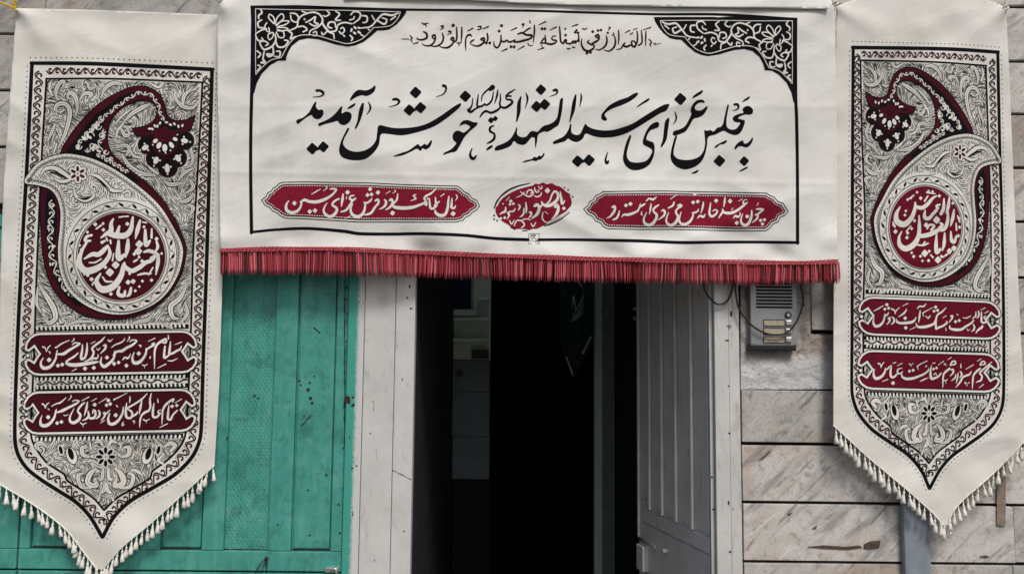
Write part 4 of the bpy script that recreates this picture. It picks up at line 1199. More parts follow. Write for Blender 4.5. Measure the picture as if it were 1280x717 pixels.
cartouche_main([(729.6, 261), (735, 256.5), (737, 252), (742, 249.5), (744, 245), (749, 242.8), (754, 239.4), (790, 239), (830, 238.6), (870, 239.6), (910, 240.3), (957.7, 241.3), (962, 244), (968, 246.5),
                (972, 251.5), (979, 254), (982, 259), (985.2, 264), (981, 269), (975, 271.5), (973, 277), (966, 280), (963, 284.5), (957, 288.2), (920, 288.6), (880, 287.4), (840, 286.4), (800, 286.6),
                (760.5, 285.9), (754, 283), (751, 278.5), (744.5, 276), (741, 270.5), (734, 267)],
               [(725, 230, 9.846, CR1), (850, 230, 9.143, CR2)])

MED_TXT = """735 143 10, 745 210 24, 756 265 26, 782 233 9; D 772 312 19, 605 132 28
560 272 22, 600 287 32, 660 267 32, 706 220 28, 711 165 24, 680 140 22, 650 177 16, 630 232 14, 592 272 14; 560 272 20, 543 243 10
470 292 24, 500 275 30, 521 310 30, 500 370 30, 443 417 9; 520 322 18, 556 268 16; 680 300 28, 702 280 32, 716 322 28, 690 382 26, 648 422 7
385 248 8, 390 310 20, 389 363 7; 420 352 18, 440 355 18, 436 385 18, 413 412 7; 365 308 8, 366 350 16, 350 385 15, 323 402 5; 310 275 13, 326 295 17, 308 332 9
D 232 240 18, 224 272 15, 258 266 15; 277 313 8, 260 342 15, 222 346 14, 205 360 22, 216 382 18, 193 423 5; 180 298 8, 176 340 22, 150 355 20, 118 372 7; D 130 415 15, 170 408 15; 183 237 4, 217 198 8; 150 270 12, 158 262 8
288 201 6, 330 185 9, 372 148 8; 328 140 6, 370 172 11, 420 192 13, 461 160 13, 440 118 8; 395 165 8, 400 140 11, 430 125 11, 452 145 10, 430 165 8; 475 100 8, 478 130 13, 500 150 12, 520 135 9, 505 122 7; 470 185 8, 500 195 12, 535 180 12, 545 150 8; 513 88 8, 540 116 11, 552 84 8
218 434 8, 240 472 12, 267 433 8; 268 492 8, 290 440 13, 340 440 13, 371 480 13, 340 512 10; 350 430 10, 390 420 11, 432 431 8; 438 464 8, 460 497 11, 487 454 8
560 348 8, 553 410 13, 580 450 11, 612 456 6; 578 344 8, 612 371 6; 705 150 6, 740 190 8"""
mp = np.array([(75, 325), (85, 290), (110, 240), (150, 200), (190, 170), (240, 142), (290, 120), (345, 100), (400, 85), (445, 80), (480, 62), (520, 66), (560, 50), (600, 66), (650, 58), (690, 80), (730, 90),
               (770, 118), (800, 150), (835, 190), (852, 240), (845, 285), (815, 320), (780, 360), (730, 400), (680, 432), (600, 472), (540, 500), (500, 520), (450, 522), (420, 534), (370, 525),
               (320, 522), (270, 520), (230, 498), (190, 470), (150, 448), (110, 410), (85, 370)], float) / 8.145 + (610, 222)
a = Art(); a.poly(mp, 1, 0, True, 1, 3.5)
A2 = """62 312 12, 100 230 17, 190 140 17, 300 88 14, 432 56 7; 570 492 8, 640 470 13, 740 420 11, 832 353 7; D 62 385 11, 62 422 11, 92 436 10, 780 100 9, 816 124 10, 862 196 10; 800 150 8, 840 180 8; 230 505 8, 280 528 9; 350 540 8, 400 540 6"""
a.write(610, 222, 8.145, A2, 2, 1)
mo = a.build('medallion', surf_main, [M['maroon'], M['ink']], wb)
t = Art(); t.write(610, 222, 8.145, MED_TXT, 4, 0)
t.write(610, 222, 8.145, "85 292 8, 140 206 17, 240 140 17, 330 104 14, 462 73 9; 598 462 9, 700 412 14, 822 334 9", 3, 0)
t.build('inscription', surf_main, M['white_print'], mo)

# red fringe along the hem
def fringe_mat(name, base):
    m, nt, b = mat(name, 0.75, 0.25)
    at = N(nt, 'ShaderNodeAttribute', attribute_name='tone')
    c = ramp(nt, at.outputs['Fac'], [(0.0, tuple(q * 0.30 for q in base)), (0.5, base), (1.0, tuple(min(1, q * 1.5 + 0.09) for q in base))])
    nt.links.new(c, b.inputs['Base Color'])
    bump(nt, b, noise(nt, coords(nt), 500, 3, 0.6), 0.4, 0.001)
    return m
M['fringe'] = fringe_mat('red_fringe', (0.40, 0.045, 0.065))
rs = random.Random(77)
V = []; Fc = []; T = []
def cord(x0, y0, x1, y1, r, dep, tone, sway):
    n = 5; k = 5; base = len(V)
    for i in range(n):
        u = i / (n - 1)
        px = x0 + (x1 - x0) * u + sway * math.sin(u * 2.6); py = y0 + (y1 - y0) * u
        c = lift([px], [py], [-0.091 - float(d_main(px, y0)) * (1 - .3 * u) - dep])[0]
        rr = r * (1.0 + 0.25 * u if i < n - 1 else 0.8)
        for j in range(k):
            V.append((c[0] + rr * math.cos(j * 6.2832 / k), c[1] + rr * math.sin(j * 6.2832 / k), c[2])); T.append(tone)
    for i in range(n - 1):
        for j in range(k):
            Fc.append((base + i * k + j, base + i * k + (j + 1) % k, base + (i + 1) * k + (j + 1) % k, base + (i + 1) * k + j))
    Fc.append(tuple(base + (n - 1) * k + j for j in range(k)))
hx = np.array([q[0] for q in hem]); hy = np.array([q[1] for q in hem])
bot = lambda x: np.interp(x, [275, 400, 520, 660, 800, 950, 1048], [343, 343.5, 346.5, 351, 353.5, 356.5, 353.5])
x = 276.5
while x < 1048.5:
    y0 = float(np.interp(x, hx, hy)) + 1.5
    lean = 1.2 * math.sin(x / 23.0) + rs.uniform(-0.7, 0.7)
    yb = float(bot(x)) + rs.uniform(-1.5, 1.6) + (rs.uniform(0, 3) if rs.random() < 0.05 else 0)
    cord(x, y0, x + lean, yb, rs.uniform(0.0017, 0.0024), rs.uniform(-0.005, 0.0035), min(1, max(0, rs.gauss(0.52, 0.32))), rs.uniform(-0.6, 0.6))
    if rs.random() < 0.45:
        cord(x + 0.9, y0, x + 0.9 + lean, yb - rs.uniform(1, 5), 0.0022, -0.006, rs.uniform(0, 0.35), 0.0)  # back cords coloured darker to paint the shade between the front ones
    x += rs.uniform(1.7, 2.9)
me = bpy.data.meshes.new('fringe'); me.from_pydata(V, [], Fc)
at = me.attributes.new('tone', 'FLOAT', 'POINT'); at.data.foreach_set('value', T)
link('fringe', me, M['fringe'], wb, True)
V = []; Fc = []; T = []
for row in range(3):                                   # woven heading the cords hang from: twisted cord rows
    for i, q in enumerate(spline(HEM, False, 1.6)):
        y = q[1] - 1.0 + row * 1.9 + 0.35 * math.sin(q[0] / 19.0 + row)
        tone = min(1, max(0, 0.62 + 0.28 * math.sin(i * 1.9 + row * 2) + rs.uniform(-.15, .15)))
        c = lift([q[0]], [y], [-0.0935 - float(d_main(q[0], q[1])) - 0.0010 * row])[0]
        base = len(V)
        for (dx, dz, dy) in ((-.0026, 0, 0), (0, 0.0026, -.001), (.0026, 0, 0), (0, -.0026, -.001), (0.0004, 0.0, -0.0042)):
            V.append((c[0] + dx * 1.5, c[1] + dy, c[2] + dz + dx * 0.5)); T.append(tone)
        for f in ((0, 1, 4), (1, 2, 4), (2, 3, 4), (3, 0, 4)): Fc.append(tuple(base + j for j in f))
me = bpy.data.meshes.new('fringe_heading'); me.from_pydata(V, [], Fc)
at = me.attributes.new('tone', 'FLOAT', 'POINT'); at.data.foreach_set('value', T)
link('fringe_heading', me, M['fringe'], wb, True)

# ================================================================ the two pennants
def from_left(p):
    """artwork measured on the left pennant -> mirrored position on the right pennant (pixels)"""
    x, y = p[:, 0], p[:, 1]
    xl = 38 - 0.0497 * (y - 77); xr = 267 - 0.031 * (y - 85)
    s = (x - xl) / (xr - xl)
    t = np.clip((y - 80) / 596.0, 0, 1)
    yl = y - (8 - 18 * np.minimum(t, 0.72)) * (s - 0.5)
    q = 1 - s
    yr = np.interp(yl, [-60, 81, 441, 513.5, 674, 740], [-71, 60.5, 397, 463, 613, 675]) + 6 * (q - 0.5)
    xlR = 1065 - 0.0034 * (yr - 57); xrR = 1249 + 0.02 * (yr - 64)
    xo = xlR + q * (xrR - xlR) + 7.0 * np.exp(-((yr - 285) / 90.0) ** 2) * np.clip(4 * q * (1 - q), 0, 1)
    return np.stack([xo, yr], 1)

INNER_R = [(253, 103), (248, 200), (242, 300), (239, 400), (236, 480), (232, 540), (226, 556), (211, 573), (191, 588), (187, 597), (166, 610), (146, 622), (130, 637)]
INNER_L = [(58, 99), (52, 200), (45.5, 350), (43, 430), (40, 500), (38.5, 540), (43, 556), (58, 577), (80, 592), (84, 600), (104, 613), (118, 623), (130, 637)]
OUTER_R = [(265, 87.5), (262.5, 180), (258.5, 320), (254, 450), (251.5, 535), (248.5, 553), (239, 572), (219, 592), (192, 608.5), (163, 625.5), (142, 646), (128, 671)]
OUTER_L = [(40, 79), (34, 200), (27, 320), (20.5, 460), (18.5, 545), (22, 566), (33, 584), (50, 598), (72.5, 612.5), (95, 627), (112.5, 645), (128, 671)]
sp = lambda pts, st=2.0, closed=False: spline(pts, closed, st)
DARK = [(75, 191), (78, 183), (89, 166), (103.5, 148), (123.5, 129), (147, 115), (167, 107.5), (185, 108.5), (199.6, 117), (207, 132), (210.5, 144.5), (219.6, 150), (234, 148.6), (244, 144),
        (241, 157), (236, 164), (224, 166.5), (210, 168), (196, 170), (182, 171), (170, 169.5), (165, 160.5), (172, 158.8), (183, 156), (193, 148), (195, 135), (187, 127.5), (172.4, 127), (154, 134.5), (141.6, 147),
        (136, 162), (135.5, 178), (142, 193), (161.5, 210.6), (185, 229), (201, 246), (218, 271), (229, 295), (233.5, 312), (230, 335), (224, 350), (209.5, 371), (186, 389), (157, 398.5),
        (125.5, 399), (102, 392.5), (80.5, 379), (63, 356), (54, 326), (51, 300), (49.5, 262), (51, 236), (58, 226), (66, 205)]
WHITE = [(30, 226), (35, 217), (45, 205), (57, 198), (70, 193.5), (87, 191.8), (112, 196.7), (137, 207.6), (162, 223.5), (187, 243.6), (204, 262), (219, 287), (227, 303), (229, 318), (223, 343),
         (207.5, 368), (186, 384), (157, 393), (129, 391), (104, 380), (84.5, 362.5), (74.7, 339), (72, 312), (74.5, 284), (75, 264), (70.5, 247), (62, 237), (47, 232), (33, 230)]
BLK_UP = [(84, 190), (91, 178), (107, 157), (127, 138), (150, 121.5), (168, 114.5), (185, 115.5), (196, 123.5), (202, 137), (206, 150), (214, 157), (225, 157), (233, 154.5), (225, 161), (212, 162), (204, 158),
          (199, 160), (188, 164), (178, 165), (190, 160), (199, 151), (200.5, 135), (190, 121.5), (172, 119.5), (150, 128), (136, 141), (128.5, 160), (128, 179), (134, 193), (150, 207), (175, 226), (160, 224), (137, 208), (112, 197)]
BLK_LO = [(59, 241), (66, 245), (71, 262), (71, 285), (69, 312), (73, 341), (83, 364), (103, 382), (92, 379), (74, 359), (62, 328), (58, 300), (56, 265)]
MED_C = (151.7, 320.3)
FAN = [(183.5, 181, 11.5), (194, 198, 12), (209.6, 208.5, 13), (222, 197, 12), (231.5, 175.5, 11.5), (206, 184, 22)]

def smooth_poly(p): return spline(p, True, 1.5)
DARK_S, WHITE_S = smooth_poly(DARK), smooth_poly(WHITE)
FIELD = np.vstack([sp(INNER_L), sp(INNER_R)[::-1]])

# swirling hairline engraving: evenly spaced streamlines of a field of vortices, computed once
def engrave():
    W_, H_ = 250, 640
    gx, gy = np.meshgrid(np.arange(W_) + 0.5, np.arange(H_) + 0.5)
    m_field = inside(FIELD, gx, gy)
    m_dark = inside(DARK_S, gx, gy); m_white = inside(WHITE_S, gx, gy)
    for cx, cy, r in FAN: m_dark |= (gx - cx) ** 2 + (gy - cy) ** 2 < (r + 1) ** 2
    cart = (gy > 407 - (gx - 30) * .016) & (gy < 550 - (gx - 30) * .016)
    dC = np.hypot(gx - MED_C[0], gy - MED_C[1])
    wi = inside(inset(WHITE_S, 8.5), gx, gy) & (dC > 74)
    ok = (m_field & ~m_dark & ~m_white & ~cart)
    rs = np.random.RandomState(3)
    C = []
    while len(C) < 90:
        x, y = rs.uniform(40, 250), rs.uniform(95, 635)
        if all((x - a) ** 2 + (y - b) ** 2 > 17 ** 2 for a, b, _, _ in C): C.append((x, y, rs.choice([-1, 1]), rs.uniform(0.15, 0.9)))
    C = np.array(C)
    def direction(x, y):
        dx = x - C[:, 0]; dy = y - C[:, 1]; d2 = dx * dx + dy * dy + 6
        w = C[:, 2] / d2 ** 1.25
        vx = np.sum(w * (-dy + C[:, 3] * dx)); vy = np.sum(w * (dx + C[:, 3] * dy))
        L = math.hypot(vx, vy) + 1e-9
        return vx / L, vy / L
    lines = []
    for mask, sep, lo, wd in ((ok, 1.5, 4, 1.02), (wi, 1.7, 3, 0.95)):
        occ = np.zeros((H_ * 2, W_ * 2), bool)
        def free(x, y, r):
            i, j = int(y * 2), int(x * 2); k = int(r * 2)
            return not occ[max(0, i - k):i + k + 1, max(0, j - k):j + k + 1].any()
        seeds = np.argwhere(mask); rs.shuffle(seeds)
        for iy, ix in seeds:
            x, y = ix + rs.rand(), iy + rs.rand()
            if not free(x, y, sep * 0.95): continue
            pts = []
            for sgn in (1, -1):
                px, py = x, y; run = []
                for k in range(rs.randint(5, 13)):
                    vx, vy = direction(px, py)
                    px += sgn * vx; py += sgn * vy
                    if not (0 <= px < W_ - 1 and 0 <= py < H_ - 1) or not mask[int(py), int(px)] or not free(px, py, sep * 0.62): break
                    run.append((px, py))
                pts = (run[::-1] if sgn == 1 else pts) + ([] if sgn == 1 else run)
                if sgn == 1: pts = pts + [(x, y)]
            if len(pts) < lo: continue
            for px, py in pts: occ[int(py * 2), int(px * 2)] = True
            n = len(pts)
            lines.append([(px, py, wd * (0.35 + 0.65 * math.sin(math.pi * (i + .6) / (n + .2)))) for i, (px, py) in enumerate(pts)])
    return lines
ENGRAVED = engrave()

SCROLLS = """70 470 8, 112 385 18, 142 290 24, 150 215 26, 122 168 24, 75 166 24, 48 200 18, 74 222 10
190 250 8, 202 185 18, 186 112 24, 150 90 22, 134 120 14, 160 132 8
62 135 8, 54 80 20, 80 22 22, 112 12 16, 102 52 8
218 142 8, 250 95 18, 300 98 22, 282 122 10
368 122 8, 392 62 18, 450 22 22, 512 32 8
930 190 8, 938 112 22, 992 60 10; 872 60 8, 882 130 16, 930 182 22, 1000 190 16, 1040 142 8
508 510 12, 560 592 26, 640 642 24, 742 660 10; 700 690 8, 650 672 14, 590 640 10
500 330 12, 532 382 22, 562 370 14, 540 330 10; 520 292 8, 580 232 22, 652 190 24, 702 168 12; 470 300 8, 500 260 12, 560 210 8
330 520 8, 350 560 16, 400 590 8; 470 470 10, 520 450 18, 560 470 20, 540 520 12; 470 400 8, 480 350 14, 520 300 10; 690 560 8, 700 600 14, 760 650 10
1000 420 8, 985 480 16, 1000 540 18, 980 600 10; 900 690 10, 940 640 20, 1000 610 12; 800 700 12, 850 720 22, 930 710 12; 330 50 8, 290 60 16, 270 20 12; 700 20 8, 760 50 14, 800 20 10; 20 10 8, 10 60 14, 30 110 10
950 780 10, 1000 740 22, 980 690 14; 900 840 10, 960 830 24, 1000 790 12; 980 930 12, 1000 880 22, 960 860 12
10 290 10, 30 260 16, 70 262 10; 0 420 10, 30 350 18, 50 300 10; 40 500 8, 60 440 12; 300 200 10, 290 170 16, 320 165 8; 560 480 8, 590 520 14, 640 540 8"""
SCROLLS2 = """150 290 8, 202 370 26, 242 440 30, 252 500 24, 212 530 22, 190 508 10; 140 300 8, 132 400 16, 160 462 8
1095 282 8, 1050 370 24, 992 422 28, 1002 490 22, 1040 502 8; 1082 400 10, 1096 470 18, 1050 532 8
865 480 12, 842 510 20, 782 522 18, 732 542 8; 330 542 8, 400 520 16, 482 522 8; 300 470 14, 345 462 14; 940 540 10, 1000 560 14"""
BOT = """185 135 8, 150 112 20, 120 128 20, 150 160 12; 440 195 8, 400 180 20, 395 140 20, 425 135 10; 480 260 8, 440 300 26, 430 350 26, 480 365 22, 470 320 10; 400 290 8, 370 310 18, 390 370 18, 450 380 8
520 260 12, 515 320 18, 498 330 14; 530 350 10, 525 390 20, 505 410 14; 320 300 8, 345 280 16, 380 270 10; 470 110 8, 500 100 16, 520 130 10; 440 110 8, 450 150 10; 200 190 8, 220 215 14, 190 235 10; 500 430 8, 490 455 12"""

def vine(art, path, lay, mi, period, amp, w, side=1, curl=True):
    """running scroll: a wave along the path with a hook in every bend"""
    p = np.asarray(path, float)[:, :2]
    s = np.concatenate([[0], np.cumsum(np.hypot(*np.diff(p, axis=0).T))])
    L = s[-1]; n = max(2, int(round(L / period))); per = L / n
    def at(u, v):
        u = min(max(u, 0), L)
        x = np.interp(u, s, p[:, 0]); y = np.interp(u, s, p[:, 1])
        x2 = np.interp(min(u + 1, L), s, p[:, 0]); y2 = np.interp(min(u + 1, L), s, p[:, 1])
        x1 = np.interp(max(u - 1, 0), s, p[:, 0]); y1 = np.interp(max(u - 1, 0), s, p[:, 1])
        tx, ty = x2 - x1, y2 - y1; l = math.hypot(tx, ty) or 1
        return x - ty / l * v, y + tx / l * v
    us = np.arange(0, L + .1, 1.4)
    art.stroke([(*at(u, amp * math.sin(u / per * math.pi * 2) * side), w) for u in us], lay, mi, True, 1.2)
    if not curl: return
    for k in range(2 * n):
        u0 = (k + 0.5) * per / 2; sg = (1 if k % 2 == 0 else -1) * side
        c = []
        for a_ in np.linspace(0, 1, 9):
            th = 0.4 + a_ * 5.0; r = (amp * 0.95) * (1 - a_ * 0.72)
            c.append((*at(u0 + per * 0.05 + r * math.cos(th) * .95, -sg * (amp * 0.25) + sg * r * math.sin(th)), w * (0.7 + 0.7 * a_)))
        art.stroke(c, lay, mi, True, 1.0)
        q = at(u0 + per * 0.25, sg * amp * 0.9); art.dot(q[0], q[1], w * 0.42, lay, mi, 6)

def leaf_marks(art, x, y, r, lay, mi, seed):
    rs_ = random.Random(seed)
    for k in range(3):
        th = rs_.uniform(0, 6.28)
        art.dot(x + r * .6 * math.cos(th + k * 2.1), y + r * .6 * math.sin(th + k * 2.1), r * 0.55, lay, mi, 7, r * 0.38, th)

def cart_path(x0, x1, yt0, yt1, h, inset_=0.0):
    """stadium whose two ends are notched by a small flower; x0..x1 outer ends, top edge slopes yt0 -> yt1"""
    def tl(x): return yt0 + (yt1 - yt0) * (x - x0) / (x1 - x0)
    endL = [(18.5, 1.2), (12, 2.4), (6, 6.5), (2, 12.5), (0.6, 19), (1.4, 20.6), (4.5, 21.8), (11.5, 16.2), (14.5, 21), (18.4, 26.4), (15, 31), (11.2, 37.6), (4.3, 33.2), (0.4, 36), (1.2, 41), (5, 47), (11, 51.2), (18.5, 52.5)]
    k = h / 53.0
    L = [(x0 + a, tl(x0 + a) + b * k) for a, b in endL]
    R = [(x1 - a, tl(x1 - a) + b * k) for a, b in endL[::-1]]
    def run(p, q):
        n = int(abs(q[0] - p[0]) / 8); return [(p[0] + (q[0] - p[0]) * i / n, p[1] + (q[1] - p[1]) * i / n) for i in range(1, n)]
    return np.array(L + run(L[-1], R[0]) + R + run(R[-1], L[0]))

def pennant(t, surf, cloth_m, mar, mid_mar, xf, carts, disc_text, pink):
    mats = [M['ink'], mar, M['white_print'], cloth_m]
    BK, MR, WH, CL = 0, 1, 2, 3
    # -- border
    a = Art(xf)
    band = [[((x0 + x1) / 2, (y0 + y1) / 2, 0) for (x0, y0), (x1, y1) in zip(sp(o, 1.0)[np.linspace(0, len(sp(o, 1.0)) - 1, 260).astype(int)], sp(i, 1.0)[np.linspace(0, len(sp(i, 1.0)) - 1, 260).astype(int)])]
            for o, i in ((OUTER_L, INNER_L), (OUTER_R, INNER_R))]
    for side, o in ((1, OUTER_L), (-1, OUTER_R)):
        a.stroke([(x, y, 4.8) for x, y in o], 2, BK, True, 2)
    a.stroke([(38, 79, 4.4), (110, 79.5, 4.8), (190, 83, 4.8), (267, 87, 4.6)], 2, BK, True, 2)
    for o in (INNER_L, INNER_R):
        a.stroke([(x, y, 2.6) for x, y in o], 2, BK, True, 2)
    a.stroke([(57, 98.5, 2.2), (140, 98.5, 2.2), (254, 103, 2.2)], 2, BK, True, 2)
    for o, sg in ((OUTER_L, -1), (OUTER_R, 1)):          # rows of dots outside the black line
        q = sp(o, 1.0); s_ = np.concatenate([[0], np.cumsum(np.hypot(*np.diff(q, axis=0).T))])
        for u in np.arange(4, s_[-1], 6.6):
            x = np.interp(u, s_, q[:, 0]); y = np.interp(u, s_, q[:, 1])
            x2 = np.interp(u + 1, s_, q[:, 0]); y2 = np.interp(u + 1, s_, q[:, 1])
            l = math.hypot(x2 - x, y2 - y) or 1
            a.dot(x + sg * (y2 - y) / l * 5.6, y - sg * (x2 - x) / l * 5.6, 0.85, 2, BK, 6)
    for x in np.arange(38, 268, 6.5): a.dot(x, 72.2 + max(0, x - 100) * 0.04, 0.85, 2, BK, 6)
    o = a.build('printed_border', surf, mats, t)
    a = Art(xf)
    for bnd in band:
        vine(a, np.array(bnd), 2, 0, 19.0, 4.9, 1.75)
    vine(a, np.array([(58, 88.5), (150, 89.5), (252, 95)]), 2, 0, 18.0, 3.8, 1.7)
    for bnd in band:
        for q in bnd[::7]:
            a.dot(q[0] + random.uniform(-5, 5), q[1] + random.uniform(-2, 2), 0.5, 2, 0, 5)
    a.build('border_vine', surf, M['red_ink'] if not pink else M['ink'], o)
    if pink:
        a = Art(xf)
        for bnd in band: a.stroke([(q[0], q[1], 10.5) for q in bnd[20:235]], 1, 0, True, 2, cap=False)
        a.stroke([(60, 88.8, 9), (150, 89.8, 9), (252, 95.2, 9)], 1, 0, True, 2)
        a.build('pink_ground', surf, M['pink_print'], o)
    # -- engraved field
    a = Art(xf)
    for ln in ENGRAVED:
        if not inside(WHITE_S, np.array([ln[0][0]]), np.array([ln[0][1]]))[0]: a.stroke(ln, 1, BK, True, 1.3, cap=False)
    for ox, oy, sc, tx in ((60, 100, 5.515, SCROLLS), (20, 300, 5.12, SCROLLS2), (20, 530, 4.78, BOT)):
        a.write(ox, oy, sc, tx, 2, BK, 1.6); a.write(ox, oy, sc, tx, 3, CL, 1.12)
        for row in tx.replace(';', '\n').splitlines():   # a hairline along the inside of every scroll
            q = np.array([float(v) for v in row.replace(',', ' ').split()])
            q = q[:len(q) // 3 * 3].reshape(-1, 3) / sc
            if q[:, 2].max() > 2.6:
                for sh in (0.0,): a.stroke([(x + ox + sh * w, y + oy + sh * w * .6, min(.42, w * .12)) for x, y, w in q], 4, BK, True, 1.2)
    # foot ornament: rosette, its mirrored scrolls and two seed pods
    bx = []
    for row in BOT.replace(';', '\n').splitlines():
        q = np.array([float(v) for v in row.replace(',', ' ').split()]); q = q[:len(q) // 3 * 3].reshape(-1, 3) / 4.78
        x = 264 - (q[:, 0] + 20)
        a.stroke(np.stack([x, q[:, 1] + 530, q[:, 2] * 1.75], 1), 2, BK, True, 1.0); a.stroke(np.stack([x, q[:, 1] + 530, q[:, 2] * 1.28], 1), 3, CL, True, 1.0)
    for k in range(8):
        th = k * math.pi / 4
        a.dot(132 + 8 * math.cos(th), 570.5 + 8.2 * math.sin(th), 5.6, 4, CL, 10, 3.9, th)
    for k in range(8):
        th = k * math.pi / 4
        a.dot(132 + 8 * math.cos(th), 570.5 + 8.2 * math.sin(th), 4.3, 5, BK, 10, 2.3, th)
    a.dot(132, 570.5, 2.6, 5, CL, 10); a.dot(132, 570.5, 1.0, 6, BK, 8)
    for sx in (-1, 1):
        cx = 137 + sx * 47.5
        a.dot(cx, 569, 12, 3, BK, 16, 7.2, 1.57 + sx * 0.35); a.dot(cx, 569, 11, 4, CL, 16, 6.2, 1.57 + sx * 0.35); a.dot(cx + sx, 566.5, 8.0, 5, BK, 14, 3.4, 1.57 + sx * 0.3)
        a.dot(137 + sx * 61, 562, 7.2, 3.5, CL, 12, 3.8, 1.57 + sx * .25); a.dot(137 + sx * 61, 562, 5.4, 4.5, BK, 10, 2.4, 1.57 + sx * .25)
    # toothed strips above and below the cartouches
    for y0 in (408.6, 470.2, 482.2, 545.0):
        up = y0 in (408.6, 482.2)
        yy = lambda x: y0 - (x - 42) * 0.019
        x0, x1 = (44, 236) if y0 < 540 else (44, 229)
        a.stroke([(x0, yy(x0) + 2.7, 5.6), (140, yy(140) + 2.7, 5.6), (x1, yy(x1) + 2.7, 5.6)], 2, BK, True, 3, cap=False)
        for x in np.arange(x0 + 2.5, x1 - 2, 5.4):
            a.stroke([(x - .3, yy(x) + (0.2 if up else 5.4), 3.1), (x + .3, yy(x) + (3.7 if up else 1.8), 2.3)], 3, CL, True, 2)
    vine(a, np.array([(46, 478.8), (140, 477.0), (236, 475.2)]), 3, MR if pink else BK, 18, 1.7, 1.6, curl=False)
    for x in np.arange(50, 234, 9.0): a.dot(x, 478.7 - (x - 46) * .019 + (1.2 if int(x) % 2 else -1.2), 1.9, 3, BK, 8, 1.0, 0.3)
    a.build('engraved_field', surf, mats, t)
    # -- paisley
    a = Art(xf)
    a.poly(DARK, 5, BK, True, 1.4, 4); a.poly([tuple(q) for q in inset(DARK_S, 1.5)], 5.5, MR, False, 1.4, 4)
    for q in range(0, len(DARK_S) - 1, 3):               # furry edge of the dark body
        x, y = DARK_S[q]; x2, y2 = DARK_S[q + 1]; l = math.hypot(x2 - x, y2 - y) or 1
        nx, ny = -(y2 - y) / l, (x2 - x) / l
        for sg in (1, -1):
            if not inside(DARK_S, np.array([x + nx * sg * 1.5]), np.array([y + ny * sg * 1.5]))[0]:
                a.stroke([(x, y, .9), (x + nx * sg * 2.4 + (x2 - x), y + ny * sg * 2.4 + (y2 - y), .4)], 5, BK, True, 1)
    a.poly(BLK_UP, 6, BK, True, 1.4, 4); a.poly(BLK_LO, 6, BK, True, 1.4, 4)
    for cx, cy, r in FAN[:5]: a.dot(cx, cy, r, 5, BK, 20)
    a.dot(206, 184, 21, 5, BK, 24)
    for cx, cy, r in FAN[:5]: a.stroke([(cx + (r - 1.8) * math.cos(q), cy + (r - 1.8) * math.sin(q), 0.7) for q in np.linspace(0, 6.28, 16)], 7, MR, True, 1.5)
    a.stroke([(206 + 15.5 * math.cos(q), 178 + 15.5 * math.sin(q), 2.2) for q in np.linspace(-0.2, math.pi + .2, 18)], 7, MR, True, 1.5)
    a.poly([(192, 172), (199, 163), (206, 157), (214, 164), (221, 169), (213, 177), (200, 178)], 7, MR, True, 1.5, 4)
    for (x, y, rx, ry) in ((181.5, 184.5, 4.6, 3.1), (195, 200.5, 4.8, 3.2), (209, 210.5, 5.8, 3.2), (222.5, 197.8, 4.8, 3.3), (230.7, 176, 4.6, 3.0)):
        th = math.atan2(y - 171, x - 206)
        a.dot(x, y, rx, 8, WH, 12, ry, th)
        for sg in (-1, 1): a.dot(x + 4.6 * math.cos(th + sg * 1.5) - 2 * math.cos(th), y + 4.6 * math.sin(th + sg * 1.5) - 2 * math.sin(th), 1.3, 8, WH, 7)
        a.dot(x + 7.2 * math.cos(th), y + 7.2 * math.sin(th), 1.2, 8, WH, 7)
    for (x, y, rx, ry) in ((194.2, 176.2, 3.4, 2.4), (198.7, 181.8, 4.4, 2.9), (206, 185, 4.9, 3.2), (214.3, 181.3, 4.4, 2.6), (219, 174, 3.2, 2.2)):
        a.dot(x, y, rx, 8, WH, 12, ry, math.atan2(y - 169, x - 206))
    for x, y in ((199.5, 188.5), (207, 191), (213, 188), (191, 181)): a.dot(x, y, 1.1, 8, WH, 7)
    a.dot(206, 169.8, 3.4, 8, BK, 10); a.dot(206, 169.8, 2.6, 9, MR, 10)
    # white vine inside the dark horn and down the dark crescent
    for pth_ in ([(95, 186), (104, 172), (116, 160), (128, 146)], [(106, 188), (118, 186), (126, 176), (131, 162)], [(121, 192), (131, 198), (145, 206), (160, 216)]):
        vine(a, np.array(sp(pth_, 1.2)), 8, WH, 13, 2.6, 0.95)
    horn = [(120, 184), (106, 178), (99, 184), (92, 186)]
    vine(a, np.array(sp([(112, 165), (125, 152), (140, 138), (158, 125), (172, 117), (186, 118), (195, 126), (201, 142), (204, 152)], 1.2)), 8, WH, 16, 2.2, 1.0)
    vine(a, np.array(sp([(65, 250), (64, 275), (63, 300), (66, 325), (76, 350), (90, 371)], 1.2)), 8, WH, 21, 3.6, 1.1)
    for (x, y, r, d) in ((98, 183, 4.5, 1), (112, 170, 6, -1), (122, 158, 5, 1), (116, 182, 6, 1), (127, 170, 4.5, -1), (124, 188, 4.5, -1), (106, 172, 4, 1), (132, 190, 4, 1), (138, 199, 3, -1)):
        a.stroke([(x + r * (1 - k * .1) * math.cos(d * k * .75), y + r * (1 - k * .1) * math.sin(d * k * .75), 1.1) for k in range(8)], 8, WH, True, 1)
        leaf_marks(a, x, y, r * .62, 8, WH, int(x * 7 + y))
    for (x, y) in ((67, 258), (61, 284), (67, 307), (64, 330), (76, 348), (82, 362)): leaf_marks(a, x, y, 2.6, 8, WH, int(x + y))
    for (x0, y0, x1, y1) in ((187, 162, 200, 155), (208, 154, 228, 158)):
        for k in range(5):
            u = k / 4; a.dot(x0 + (x1 - x0) * u, y0 + (y1 - y0) * u + (1 if k % 2 else -1), 2.2, 8, WH, 8, 1.4, 0.5 * k)
    dark = a.build('dark_paisley', surf, mats, t)
    a = Art(xf)
